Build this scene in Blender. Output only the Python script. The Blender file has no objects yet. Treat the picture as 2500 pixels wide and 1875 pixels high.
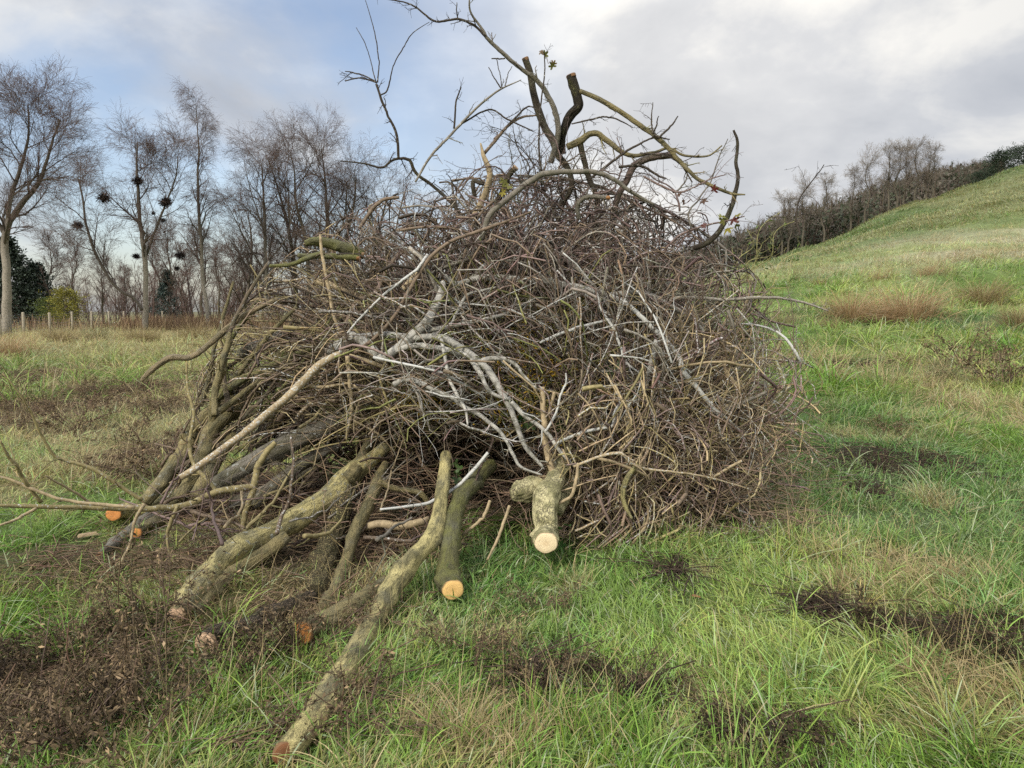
import bpy, math, random
import numpy as np
from mathutils import Vector

# ------------------------------------------------------------------ camera, sky, sun, exposure
scene = bpy.context.scene
col = scene.collection
FPX, CX, CY = 1805.6, 1250.0, 937.5            # focal length and centre in photo pixels (2500 x 1875)
PITCH = math.radians(5.96)
CAMZ = 1.6
cam_data = bpy.data.cameras.new('camera')
cam_data.lens = 26.0; cam_data.sensor_width = 36.0
cam_data.clip_start = 0.05; cam_data.clip_end = 3000
cam = bpy.data.objects.new('camera', cam_data); col.objects.link(cam)
cam.location = (0, 0, CAMZ); cam.rotation_euler = (math.pi / 2 - PITCH, 0, 0)
scene.camera = cam
scene.render.resolution_x = 1024; scene.render.resolution_y = 768

SUN_EL, SUN_AZ = math.radians(38), math.radians(215)     # azimuth clockwise from +Y (north)
world = bpy.data.worlds.new('World'); scene.world = world
world.use_nodes = True
wn, wl = world.node_tree.nodes, world.node_tree.links
wn.clear()
def N(nodes, t, **k):
    n = nodes.new(t)
    for a, v in k.items(): setattr(n, a, v)
    return n
def build_world():
    out = N(wn, 'ShaderNodeOutputWorld'); bg = N(wn, 'ShaderNodeBackground')
    bg.inputs['Strength'].default_value = 0.1
    sky = N(wn, 'ShaderNodeTexSky', sky_type='NISHITA', sun_disc=False)
    sky.sun_elevation = SUN_EL; sky.sun_rotation = SUN_AZ; sky.dust_density = 1.5; sky.air_density = 1.0
    tc = N(wn, 'ShaderNodeTexCoord')
    sep = N(wn, 'ShaderNodeSeparateXYZ'); wl.new(tc.outputs['Generated'], sep.inputs[0])
    zz = N(wn, 'ShaderNodeMath', operation='MAXIMUM'); wl.new(sep.outputs['Z'], zz.inputs[0]); zz.inputs[1].default_value = 0.0
    za = N(wn, 'ShaderNodeMath', operation='ADD'); wl.new(zz.outputs[0], za.inputs[0]); za.inputs[1].default_value = 0.42
    dx = N(wn, 'ShaderNodeMath', operation='DIVIDE'); wl.new(sep.outputs['X'], dx.inputs[0]); wl.new(za.outputs[0], dx.inputs[1])
    dy = N(wn, 'ShaderNodeMath', operation='DIVIDE'); wl.new(sep.outputs['Y'], dy.inputs[0]); wl.new(za.outputs[0], dy.inputs[1])
    cb = N(wn, 'ShaderNodeCombineXYZ'); wl.new(dx.outputs[0], cb.inputs[0]); wl.new(dy.outputs[0], cb.inputs[1])
    def noise(scale, detail, rough, off, dist=0.0):
        mp = N(wn, 'ShaderNodeMapping'); wl.new(cb.outputs[0], mp.inputs['Vector']); mp.inputs['Location'].default_value = off
        n = N(wn, 'ShaderNodeTexNoise'); wl.new(mp.outputs[0], n.inputs['Vector'])
        n.inputs['Scale'].default_value = scale; n.inputs['Detail'].default_value = detail; n.inputs['Roughness'].default_value = rough
        n.inputs['Distortion'].default_value = dist
        return n.outputs['Fac']
    def ramp(src, stops):
        r = N(wn, 'ShaderNodeValToRGB'); wl.new(src, r.inputs[0])
        e = r.color_ramp.elements
        while len(e) < len(stops): e.new(0.5)
        for q, (p, c) in zip(e, stops): q.position = p; q.color = (c[0], c[1], c[2], 1)
        return r.outputs[0]
    cover = ramp(noise(1.5, 7, 0.55, (3.1, 7.7, 0), 0.3), [(0.42, (0, 0, 0)), (0.62, (1, 1, 1))])
    tone = ramp(noise(2.6, 7, 0.55, (12.4, 2.2, 0), 0.25), [(0.36, (4.0, 4.2, 4.6)), (0.5, (4.9, 5.05, 5.35)), (0.63, (7.2, 7.1, 6.85))])
    # right-hand part of the sky is closed cloud, the left lets blue through
    az = N(wn, 'ShaderNodeMapRange'); wl.new(sep.outputs['X'], az.inputs['Value'])
    az.inputs['From Min'].default_value = -0.2; az.inputs['From Max'].default_value = 0.12
    mx = N(wn, 'ShaderNodeMath', operation='MAXIMUM'); wl.new(cover, mx.inputs[0]); wl.new(az.outputs[0], mx.inputs[1])
    # veil: thin cloud everywhere
    cf = N(wn, 'ShaderNodeMath', operation='MULTIPLY_ADD'); wl.new(mx.outputs[0], cf.inputs[0]); cf.inputs[1].default_value = 0.78; cf.inputs[2].default_value = 0.2
    skys = N(wn, 'ShaderNodeMix', data_type='RGBA', blend_type='MULTIPLY'); skys.inputs['Factor'].default_value = 1
    wl.new(sky.outputs[0], skys.inputs['A']); skys.inputs['B'].default_value = (1.55, 1.5, 1.5, 1)
    mixc = N(wn, 'ShaderNodeMix', data_type='RGBA'); wl.new(cf.outputs[0], mixc.inputs['Factor'])
    wl.new(skys.outputs['Result'], mixc.inputs['A']); wl.new(tone, mixc.inputs['B'])
    # bright break in the cloud, high to the right of the pile
    dot = N(wn, 'ShaderNodeVectorMath', operation='DOT_PRODUCT'); wl.new(tc.outputs['Generated'], dot.inputs[0])
    d0 = Vector((0.19, 0.90, 0.36)).normalized(); dot.inputs[1].default_value = d0
    gl = N(wn, 'ShaderNodeMapRange', interpolation_type='SMOOTHSTEP'); wl.new(dot.outputs['Value'], gl.inputs['Value'])
    gl.inputs['From Min'].default_value = 0.93; gl.inputs['From Max'].default_value = 1.0
    br = noise(1.6, 6, 0.6, (5.5, 9.1, 0), 0.4)
    gm = N(wn, 'ShaderNodeMath', operation='MULTIPLY'); wl.new(gl.outputs[0], gm.inputs[0]); wl.new(br, gm.inputs[1])
    addc = N(wn, 'ShaderNodeMix', data_type='RGBA', blend_type='ADD'); wl.new(gm.outputs[0], addc.inputs['Factor'])
    wl.new(mixc.outputs['Result'], addc.inputs['A']); addc.inputs['B'].default_value = (2.4, 2.15, 1.7, 1)
    # an overcast sky is brighter towards the zenith
    zen = N(wn, 'ShaderNodeMapRange'); wl.new(sep.outputs['Z'], zen.inputs['Value'])
    zen.inputs['From Min'].default_value = 0.35; zen.inputs['From Max'].default_value = 0.9
    zen.inputs['To Min'].default_value = 1.0; zen.inputs['To Max'].default_value = 2.6
    fin = N(wn, 'ShaderNodeVectorMath', operation='SCALE'); wl.new(addc.outputs['Result'], fin.inputs[0]); wl.new(zen.outputs[0], fin.inputs['Scale'])
    wl.new(fin.outputs[0], bg.inputs['Color']); wl.new(bg.outputs[0], out.inputs[0])
build_world()
sun_d = bpy.data.lights.new('sun', 'SUN'); sun_d.energy = 2.7; sun_d.angle = math.radians(9); sun_d.color = (1.0, 0.94, 0.84)
sun = bpy.data.objects.new('sun', sun_d); col.objects.link(sun)
sdir = Vector((math.sin(SUN_AZ) * math.cos(SUN_EL), math.cos(SUN_AZ) * math.cos(SUN_EL), math.sin(SUN_EL)))
sun.rotation_euler = sdir.to_track_quat('Z', 'Y').to_euler()
scene.view_settings.view_transform = 'Standard'; scene.view_settings.look = 'None'
scene.view_settings.exposure = 0.32; scene.view_settings.gamma = 1.0; scene.view_settings.use_curve_mapping = False
cy = scene.cycles
cy.max_bounces = 5; cy.diffuse_bounces = 3; cy.glossy_bounces = 1; cy.transmission_bounces = 2; cy.transparent_max_bounces = 4
cy.use_denoising = False; cy.caustics_reflective = False; cy.caustics_refractive = False
cy.use_adaptive_sampling = True; cy.adaptive_threshold = 0.02

# ------------------------------------------------------------------ helpers
rng = np.random.default_rng(7)
random.seed(7)
def lin(c):
    c = np.asarray(c, float) / 255.0
    return np.where(c <= 0.04045, c / 12.92, ((c + 0.055) / 1.055) ** 2.4)
def norm(v): return v / np.maximum(np.linalg.norm(v, axis=-1, keepdims=True), 1e-9)
cp, sp = math.cos(PITCH), math.sin(PITCH)
def ray(px, py):
    u = (np.asarray(px, float) - CX) / FPX; v = (CY - np.asarray(py, float)) / FPX
    return np.stack([u, cp + v * sp, -sp + v * cp], -1)
def at(px, py, Y):
    d = ray(px, py); t = np.asarray(Y, float) / d[..., 1]
    return d * t[..., None] + np.array([0, 0, CAMZ])
def hash3(i, j, k, seed):
    n = (i * 374761393 + j * 668265263 + k * 2147483647 % 1000003 + k * 1274126177 + seed * 974711) & 0xffffffff
    n = ((n ^ (n >> 13)) * 1274126177) & 0xffffffff
    n = (n ^ (n >> 16)) & 0xffffffff
    return n / 4294967295.0
def vnoise(p, seed=0):
    p = np.asarray(p, float); i = np.floor(p).astype(np.int64); f = p - i; f = f * f * (3 - 2 * f)
    r = 0
    for a in (0, 1):
        for b in (0, 1):
            for c in (0, 1):
                w = (f[..., 0] if a else 1 - f[..., 0]) * (f[..., 1] if b else 1 - f[..., 1]) * (f[..., 2] if c else 1 - f[..., 2])
                r = r + w * hash3(i[..., 0] + a, i[..., 1] + b, i[..., 2] + c, seed)
    return r
def fbm2(x, y, s, seed=0, octv=3):
    r = 0; a = 1; t = 0
    for o in range(octv):
        r = r + a * vnoise(np.stack([x * s, y * s, np.zeros_like(x) + 0.37 * o], -1), seed + o); t += a; a *= 0.5; s *= 2.1
    return r / t
def smooth(a, b, x):
    t = np.clip((x - a) / (b - a), 0, 1); return t * t * (3 - 2 * t)

class MB:
    """collects geometry; verts with colour (rgba; alpha = lichen) and bark coordinates"""
    def __init__(s): s.v = []; s.c = []; s.b = []; s.f = []; s.n = 0
    def add(s, v, faces, c, b=None):
        v = np.asarray(v, float).reshape(-1, 3); m = len(v)
        c = np.asarray(c, float)
        if c.ndim == 1: c = np.tile(c, (m, 1))
        c = c.reshape(m, -1)
        if c.shape[1] == 3: c = np.hstack([c, np.zeros((m, 1))])
        s.v.append(v); s.c.append(c); s.b.append(v if b is None else np.asarray(b, float).reshape(-1, 3))
        for F in (faces if isinstance(faces, list) else [faces]): s.f.append(np.asarray(F, np.int64) + s.n)
        s.n += m
    def build(s, name, mat, parent=None, origin=None, smoothsh=True):
        V = np.concatenate(s.v); Cc = np.concatenate(s.c); B = np.concatenate(s.b)
        o = np.zeros(3) if origin is None else np.asarray(origin, float)
        me = bpy.data.meshes.new(name)
        me.vertices.add(len(V)); me.vertices.foreach_set('co', (V - o).astype(np.float32).ravel())
        loops = np.concatenate([F.ravel() for F in s.f]); tot = np.concatenate([np.full(len(F), F.shape[1]) for F in s.f])
        st = np.concatenate([[0], np.cumsum(tot)[:-1]])
        me.loops.add(len(loops)); me.loops.foreach_set('vertex_index', loops.astype(np.int32))
        me.polygons.add(len(tot)); me.polygons.foreach_set('loop_start', st.astype(np.int32))
        try: me.polygons.foreach_set('loop_total', tot.astype(np.int32))
        except Exception: pass
        me.polygons.foreach_set('use_smooth', np.full(len(tot), smoothsh))
        a = me.attributes.new('col', 'FLOAT_COLOR', 'POINT'); a.data.foreach_set('color', Cc.astype(np.float32).ravel())
        a = me.attributes.new('bk', 'FLOAT_VECTOR', 'POINT'); a.data.foreach_set('vector', B.astype(np.float32).ravel())
        me.update(calc_edges=True)
        me.materials.append(mat)
        ob = bpy.data.objects.new(name, me); col.objects.link(ob)
        if parent is not None: ob.parent = parent
        elif origin is not None: ob.location = o
        return ob
def tag(o, label=None, cat=None, group=None, kind=None):
    if label: o['label'] = label
    if cat: o['category'] = cat
    if group: o['group'] = group
    if kind: o['kind'] = kind
    return o
def empty(name, loc):
    o = bpy.data.objects.new(name, None); col.objects.link(o); o.location = loc; o.empty_display_size = 0.1
    return o
def frames(P):
    T = norm(np.gradient(P, axis=1))
    mt = np.abs(T).mean(1); ref = np.eye(3)[np.argmin(mt, 1)]
    B1 = norm(np.cross(T, ref[:, None, :])); B2 = np.cross(T, B1)
    return T, B1, B2
def tubes(mb, P, R, sides, c, rough=0.0, seed=0, cap=False, ridges=0.0):
    P = np.asarray(P, float); R = np.asarray(R, float)
    if P.ndim == 2: P = P[None]; R = R[None]
    M, n, _ = P.shape
    T, B1, B2 = frames(P)
    th = np.arange(sides) / sides * 2 * math.pi
    ct, st = np.cos(th), np.sin(th)
    RR = np.repeat(R[:, :, None], sides, 2)
    seg = np.concatenate([np.zeros((M, 1)), np.cumsum(np.linalg.norm(np.diff(P, axis=1), axis=2), 1)], 1)
    bk = np.stack([RR * ct, RR * st, np.repeat(seg[:, :, None], sides, 2)], -1)
    if rough or ridges:
        q = bk.copy(); q[..., :2] = np.stack([np.ones_like(RR) * ct, np.ones_like(RR) * st], -1) * 1.6; q[..., 2] *= 7
        q = q + np.arange(M)[:, None, None, None] * 7.3 + seed * 3.17
        RR = RR * (1 + rough * 2 * (vnoise(q, seed) - 0.5) + rough * 1.0 * (vnoise(q * 2.7, seed + 1) - 0.5))
        if ridges:
            q2 = bk.copy(); q2[..., :2] = np.stack([np.ones_like(RR) * ct, np.ones_like(RR) * st], -1) * 4.2; q2[..., 2] *= 9
            h = np.abs(vnoise(q2 + seed, seed + 5) - 0.5) * 2
            RR = RR * (1 - ridges * (1 - np.minimum(h * 2.6, 1)))
    if rough and sides >= 28 and M == 1:        # knots, branch collars and uneven girth
        kr = np.random.default_rng(seed + 900); Ls = seg[0, -1]
        for _ in range(int(4 + Ls * 5)):
            s0, t0_, am, wd = kr.uniform(0.05, 0.95) * Ls, kr.uniform(0, 6.28), kr.uniform(0.12, 0.42), kr.uniform(0.02, 0.045)
            dth = (th - t0_ + math.pi) % (2 * math.pi) - math.pi
            RR = RR * (1 + am * np.exp(-((seg[0][:, None] - s0) / wd) ** 2 - (dth[None, :] / 0.5) ** 2))[None]
        RR = RR * (1 + 0.10 * np.sin(seg[0] * 9 + seed) * np.cos(seg[0] * 4.3 + seed))[None, :, None]
    V = P[:, :, None, :] + RR[..., None] * (ct[None, None, :, None] * B1[:, :, None, :] + st[None, None, :, None] * B2[:, :, None, :])
    c = np.asarray(c, float)
    if c.ndim == 1: c = np.broadcast_to(c, (M, n, len(c)))
    elif c.ndim == 2: c = np.broadcast_to(c[:, None, :], (M, n, c.shape[-1]))
    C4 = np.repeat(c[:, :, None, :], sides, 2)
    idx = np.arange(M * n * sides).reshape(M, n, sides)
    a = idx[:, :-1, :]; b = np.roll(a, -1, 2); d = idx[:, 1:, :]; e = np.roll(d, -1, 2)
    F = [np.stack([a, b, e, d], -1).reshape(-1, 4)]
    V = V.reshape(-1, 3); C4 = C4.reshape(-1, C4.shape[-1]); bk = bk.reshape(-1, 3)
    if cap:
        base = len(V)
        ends = np.concatenate([P[:, 0], P[:, -1]])
        V = np.vstack([V, ends]); C4 = np.vstack([C4, np.concatenate([c[:, 0], c[:, -1]])]); bk = np.vstack([bk, np.zeros((2 * M, 3))])
        ce = base + np.arange(M)
        r0 = idx[:, 0, :]; r1 = idx[:, -1, :]
        F.append(np.stack([np.broadcast_to(ce[:, None], r0.shape), np.roll(r0, -1, 1), r0], -1).reshape(-1, 3))
        F.append(np.stack([np.broadcast_to(ce[:, None] + M, r1.shape), r1, np.roll(r1, -1, 1)], -1).reshape(-1, 3))
    mb.add(V, F, C4, bk)
def catmull(P, n):
    P = np.asarray(P, float)
    if len(P) == 2: P = np.stack([P[0] + (P[1] - P[0]) * t for t in np.linspace(0, 1, 4)])
    Q = np.vstack([2 * P[0] - P[1], P, 2 * P[-1] - P[-2]])
    t = np.linspace(0, len(P) - 1 - 1e-6, n); i = t.astype(int); f = (t - i)[:, None]
    p0, p1, p2, p3 = Q[i], Q[i + 1], Q[i + 2], Q[i + 3]
    return 0.5 * (2 * p1 + (p2 - p0) * f + (2 * p0 - 5 * p1 + 4 * p2 - p3) * f ** 2 + (3 * p1 - p0 - 3 * p2 + p3) * f ** 3)
def grow(P, R, K, L, ang, ratio, n=6, curl=0.2, grav=0.0, t0=0.15, t1=1.0, tipr=0.35, rmin=0.0015, lenfall=0.55, rmax=1.0, side=None):
    """K children on every parent polyline; returns (M*K, n, 3) and radii"""
    M, m, _ = P.shape
    t = (np.arange(K)[None, :] + rng.random((M, K))) / K * (t1 - t0) + t0
    x = t * (m - 1.001); i = np.clip(x.astype(int), 0, m - 2); f = (x - i)[..., None]
    mi = np.arange(M)[:, None]
    A, Bp = P[mi, i], P[mi, i + 1]
    pos = A + (Bp - A) * f; T = norm(Bp - A)
    rp = R[mi, i] * (1 - f[..., 0]) + R[mi, i + 1] * f[..., 0]
    rv = rng.normal(size=(M, K, 3))
    if side is not None: rv = rv + side
    perp = norm(rv - (rv * T).sum(-1, keepdims=True) * T)
    a = rng.uniform(ang[0], ang[1], (M, K, 1))
    d = T * np.cos(a) + perp * np.sin(a)
    ln = rng.uniform(L[0], L[1], (M, K)) * (1 - lenfall * t)
    r0 = np.clip(rp * ratio * rng.uniform(0.75, 1.1, (M, K)), rmin, rmax)
    pos = pos.reshape(-1, 3); d = d.reshape(-1, 3); ln = ln.ravel(); r0 = r0.ravel()
    out = np.zeros((len(pos), n, 3)); out[:, 0] = pos
    for k in range(1, n):
        out[:, k] = out[:, k - 1] + d * (ln / (n - 1))[:, None]
        kink = np.where(rng.random((len(d), 1)) < 0.3, 2.0, 0.4) if n > 4 else 1.0
        d = norm(d + rng.normal(size=d.shape) * curl * kink + np.array([0, 0, grav]))
    rr = r0[:, None] * np.linspace(1, tipr, n)[None, :]
    return out, np.maximum(rr, rmin * 0.6)

# ------------------------------------------------------------------ materials
def new_mat(name):
    m = bpy.data.materials.new(name); m.use_nodes = True
    nt = m.node_tree; nt.nodes.clear()
    out = N(nt.nodes, 'ShaderNodeOutputMaterial'); b = N(nt.nodes, 'ShaderNodeBsdfPrincipled')
    nt.links.new(b.outputs[0], out.inputs[0])
    b.inputs['Specular IOR Level'].default_value = 0.25
    return m, nt.nodes, nt.links, b, out
def nmath(n, l, op, a, b=None, c=None, clamp=False):
    q = N(n, 'ShaderNodeMath', operation=op); q.use_clamp = clamp
    for i, v in enumerate((a, b, c)):
        if v is None: continue
        if isinstance(v, (int, float)): q.inputs[i].default_value = v
        else: l.new(v, q.inputs[i])
    return q.outputs[0]
def nmix(n, l, f, a, b, blend='MIX'):
    q = N(n, 'ShaderNodeMix', data_type='RGBA', blend_type=blend)
    for k, v in (('Factor', f), ('A', a), ('B', b)):
        if isinstance(v, (int, float)): q.inputs[k].default_value = v
        elif isinstance(v, (tuple, list, np.ndarray)): q.inputs[k].default_value = (v[0], v[1], v[2], 1)
        else: l.new(v, q.inputs[k])
    return q.outputs['Result']
def nnoise(n, l, vec, scale, detail=3, rough=0.55, stretch=None):
    if stretch is not None:
        mp = N(n, 'ShaderNodeMapping'); l.new(vec, mp.inputs[0]); mp.inputs['Scale'].default_value = stretch; vec = mp.outputs[0]
    q = N(n, 'ShaderNodeTexNoise'); l.new(vec, q.inputs['Vector']); q.inputs['Scale'].default_value = scale
    q.inputs['Detail'].default_value = detail; q.inputs['Roughness'].default_value = rough
    return q.outputs['Fac']
def nstep(n, l, v, lo, hi):
    q = N(n, 'ShaderNodeMapRange', interpolation_type='SMOOTHSTEP'); l.new(v, q.inputs['Value'])
    q.inputs['From Min'].default_value = lo; q.inputs['From Max'].default_value = hi
    return q.outputs[0]
def bump(n, l, b, h, strength, dist):
    q = N(n, 'ShaderNodeBump'); q.inputs['Strength'].default_value = strength; q.inputs['Distance'].default_value = dist
    l.new(h, q.inputs['Height']); l.new(q.outputs[0], b.inputs['Normal'])

def mat_twig():
    m, n, l, b, o = new_mat('twig_bark')
    at_ = N(n, 'ShaderNodeAttribute', attribute_name='col'); ge = N(n, 'ShaderNodeNewGeometry')
    n1 = nnoise(n, l, ge.outputs['Position'], 45, 3)
    v = nmath(n, l, 'MULTIPLY_ADD', n1, 1.3, 0.35)
    c = nmix(n, l, 1.0, at_.outputs['Color'], v, 'MULTIPLY')
    n2 = nnoise(n, l, ge.outputs['Position'], 70, 3, 0.65)
    th = nmath(n, l, 'SUBTRACT', 0.84, nmath(n, l, 'MULTIPLY', at_.outputs['Alpha'], 0.5))
    d = nmath(n, l, 'MULTIPLY', nmath(n, l, 'SUBTRACT', n2, th), 14.0, clamp=True)
    c = nmix(n, l, d, c, (0.47, 0.47, 0.43))
    l.new(c, b.inputs['Base Color']); b.inputs['Roughness'].default_value = 0.75
    return m
def mat_bark(name, kind):
    m, n, l, b, o = new_mat(name)
    at_ = N(n, 'ShaderNodeAttribute', attribute_name='col'); bk = N(n, 'ShaderNodeAttribute', attribute_name='bk'); ge = N(n, 'ShaderNodeNewGeometry')
    P = ge.outputs['Position']; B = bk.outputs['Vector']
    if kind == 'birch':
        n1 = nnoise(n, l, B, 1, 3, 0.6, (35, 35, 260)); mk = nstep(n, l, n1, 0.60, 0.66)
        n2 = nnoise(n, l, P, 22, 4, 0.6); c = nmix(n, l, 1.0, at_.outputs['Color'], nmath(n, l, 'MULTIPLY_ADD', n2, 0.9, 0.5), 'MULTIPLY')
        c = nmix(n, l, nmath(n, l, 'MULTIPLY', mk, 0.85), c, (0.05, 0.045, 0.04))
        n3 = nnoise(n, l, P, 16, 5, 0.7); c = nmix(n, l, nmath(n, l, 'MULTIPLY', nstep(n, l, n3, 0.48, 0.62), 0.75), c, (0.11, 0.105, 0.07))
        bump(n, l, b, nmath(n, l, 'ADD', n1, nmath(n, l, 'MULTIPLY', n3, 2.0)), 0.7, 0.006)
    elif kind == 'smooth':
        n1 = nnoise(n, l, B, 1, 4, 0.65, (55, 55, 16)); n2 = nnoise(n, l, P, 7, 3); n4 = nnoise(n, l, P, 120, 3, 0.6)
        n5 = nnoise(n, l, B, 1, 5, 0.7, (16, 16, 5))
        c = nmix(n, l, nmath(n, l, 'MULTIPLY', nstep(n, l, n5, 0.42, 0.6), 0.78), at_.outputs['Color'], (0.085, 0.08, 0.042))
        c = nmix(n, l, nmath(n, l, 'MULTIPLY', nstep(n, l, n2, 0.48, 0.7), 0.5), c, (0.13, 0.125, 0.095))
        c = nmix(n, l, nmath(n, l, 'MULTIPLY', nstep(n, l, n1, 0.56, 0.66), 0.65), c, (0.045, 0.042, 0.022))
        c = nmix(n, l, 1.0, c, nmath(n, l, 'MULTIPLY_ADD', n4, 0.8, 0.6), 'MULTIPLY')
        n3 = nnoise(n, l, P, 26, 2, 0.5)
        th = nmath(n, l, 'SUBTRACT', 0.86, nmath(n, l, 'MULTIPLY', at_.outputs['Alpha'], 0.32))
        d = nmath(n, l, 'MULTIPLY', nmath(n, l, 'SUBTRACT', n3, th), 12.0, clamp=True)
        c = nmix(n, l, nmath(n, l, 'MULTIPLY', d, 0.7), c, (0.33, 0.34, 0.3))
        bump(n, l, b, nmath(n, l, 'ADD', nmath(n, l, 'ADD', n1, n4), n5), 1.0, 0.014)
    elif kind == 'ridged':
        n1 = nnoise(n, l, B, 1, 4, 0.6, (95, 95, 22)); vv = N(n, 'ShaderNodeTexVoronoi', feature='DISTANCE_TO_EDGE')
        mp = N(n, 'ShaderNodeMapping'); mp.inputs['Scale'].default_value = (38, 38, 13); l.new(B, mp.inputs[0])
        dn = N(n, 'ShaderNodeVectorMath', operation='ADD'); nz = N(n, 'ShaderNodeTexNoise'); l.new(mp.outputs[0], nz.inputs['Vector']); nz.inputs['Scale'].default_value = 1.2
        l.new(mp.outputs[0], dn.inputs[0]); l.new(nz.outputs['Color'], dn.inputs[1]); l.new(dn.outputs[0], vv.inputs['Vector'])
        e = nstep(n, l, vv.outputs['Distance'], 0.02, 0.28)
        c = nmix(n, l, 1.0, at_.outputs['Color'], nmath(n, l, 'MULTIPLY_ADD', n1, 1.0, 0.5), 'MULTIPLY')
        n3 = nnoise(n, l, P, 10, 3); c = nmix(n, l, nmath(n, l, 'MULTIPLY', nstep(n, l, n3, 0.5, 0.65), 0.6), c, (0.2, 0.2, 0.07))
        c = nmix(n, l, e, (0.035, 0.03, 0.018), c)
        bump(n, l, b, e, 0.9, 0.012)
    elif kind == 'knobbly':
        vv = N(n, 'ShaderNodeTexVoronoi', feature='DISTANCE_TO_EDGE'); vv.inputs['Scale'].default_value = 1
        mp = N(n, 'ShaderNodeMapping'); mp.inputs['Scale'].default_value = (58, 58, 36); l.new(P, mp.inputs[0])
        dn = N(n, 'ShaderNodeVectorMath', operation='ADD'); nz = N(n, 'ShaderNodeTexNoise'); l.new(mp.outputs[0], nz.inputs['Vector']); nz.inputs['Scale'].default_value = 0.7; nz.inputs['Detail'].default_value = 4
        sc = N(n, 'ShaderNodeVectorMath', operation='SCALE'); l.new(nz.outputs['Color'], sc.inputs[0]); sc.inputs['Scale'].default_value = 2.2
        l.new(mp.outputs[0], dn.inputs[0]); l.new(sc.outputs[0], dn.inputs[1]); l.new(dn.outputs[0], vv.inputs['Vector'])
        e = nstep(n, l, vv.outputs['Distance'], 0.0, 0.12)
        n1 = nnoise(n, l, P, 14, 4); n2 = nnoise(n, l, P, 160, 3)
        c = nmix(n, l, 1.0, at_.outputs['Color'], nmath(n, l, 'MULTIPLY_ADD', n2, 0.9, 0.5), 'MULTIPLY')
        c = nmix(n, l, nmath(n, l, 'MULTIPLY', nstep(n, l, n1, 0.42, 0.62), 0.75), c, (0.15, 0.145, 0.06))
        mk = nstep(n, l, nnoise(n, l, P, 9, 4, 0.6), 0.36, 0.6); e = nmath(n, l, 'MAXIMUM', e, nmath(n, l, 'SUBTRACT', 1.0, nmath(n, l, 'MULTIPLY', mk, 0.9)))
        c = nmix(n, l, e, (0.13, 0.115, 0.075), c)
        bump(n, l, b, nmath(n, l, 'ADD', e, n2), 0.8, 0.008)
    l.new(c, b.inputs['Base Color']); b.inputs['Roughness'].default_value = 0.8
    return m
def mat_cut():
    m, n, l, b, o = new_mat('sawn_wood')
    at_ = N(n, 'ShaderNodeAttribute', attribute_name='col'); bk = N(n, 'ShaderNodeAttribute', attribute_name='bk')
    sx = N(n, 'ShaderNodeVectorMath', operation='LENGTH'); l.new(bk.outputs['Vector'], sx.inputs[0])
    n0 = nnoise(n, l, bk.outputs['Vector'], 3, 3)
    r = nmath(n, l, 'ADD', sx.outputs['Value'], nmath(n, l, 'MULTIPLY', n0, 0.25))
    w = nmath(n, l, 'SINE', nmath(n, l, 'MULTIPLY', r, 48.0))
    c = nmix(n, l, 1.0, at_.outputs['Color'], nmath(n, l, 'MULTIPLY_ADD', w, 0.16, 0.92), 'MULTIPLY')
    n1 = nnoise(n, l, bk.outputs['Vector'], 1.0, 3, 0.6, (3, 24, 3))
    c = nmix(n, l, 1.0, c, nmath(n, l, 'MULTIPLY_ADD', n1, 0.7, 0.62), 'MULTIPLY')
    n2 = nnoise(n, l, bk.outputs['Vector'], 1.6, 3, 0.6)
    core = nmath(n, l, 'MULTIPLY', nstep(n, l, nmath(n, l, 'ADD', sx.outputs['Value'], nmath(n, l, 'MULTIPLY', n2, 0.5)), 0.75, 0.3), 0.35)
    c = nmix(n, l, core, c, nmix(n, l, 1.0, at_.outputs['Color'], (0.62, 0.52, 0.42), 'MULTIPLY'))
    sp_ = N(n, 'ShaderNodeSeparateXYZ'); l.new(bk.outputs['Vector'], sp_.inputs[0])
    an = nmath(n, l, 'ARCTAN2', sp_.outputs['Y'], sp_.outputs['X'])
    cb_ = N(n, 'ShaderNodeCombineXYZ'); l.new(nmath(n, l, 'MULTIPLY', an, 2.6), cb_.inputs[0]); l.new(nmath(n, l, 'MULTIPLY', sx.outputs['Value'], 0.7), cb_.inputs[1])
    ck = nstep(n, l, nnoise(n, l, cb_.outputs[0], 2.0, 2), 0.66, 0.70)
    c = nmix(n, l, nmath(n, l, 'MULTIPLY', ck, 0.7), c, (0.09, 0.055, 0.03))
    dt = nnoise(n, l, bk.outputs['Vector'], 2.3, 5, 0.7)
    c = nmix(n, l, nmath(n, l, 'MULTIPLY', nstep(n, l, dt, 0.52, 0.72), 0.45), c, (0.17, 0.12, 0.07))
    edge = nstep(n, l, sx.outputs['Value'], 0.90, 0.99)
    c = nmix(n, l, nmath(n, l, 'MULTIPLY', edge, 0.7), c, (0.16, 0.1, 0.05))
    l.new(c, b.inputs['Base Color']); b.inputs['Roughness'].default_value = 0.85
    bump(n, l, b, n1, 0.3, 0.003)
    return m
def mat_leafy(name, trans=0.3, rough=0.55, var=True):
    m, n, l, b, o = new_mat(name)
    at_ = N(n, 'ShaderNodeAttribute', attribute_name='col')
    c = at_.outputs['Color']
    l.new(c, b.inputs['Base Color']); b.inputs['Roughness'].default_value = rough
    tr = N(n, 'ShaderNodeBsdfTranslucent'); l.new(c, tr.inputs[0])
    mx = N(n, 'ShaderNodeMixShader'); mx.inputs[0].default_value = trans
    l.new(b.outputs[0], mx.inputs[1]); l.new(tr.outputs[0], mx.inputs[2]); l.new(mx.outputs[0], o.inputs[0])
    return m
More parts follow.
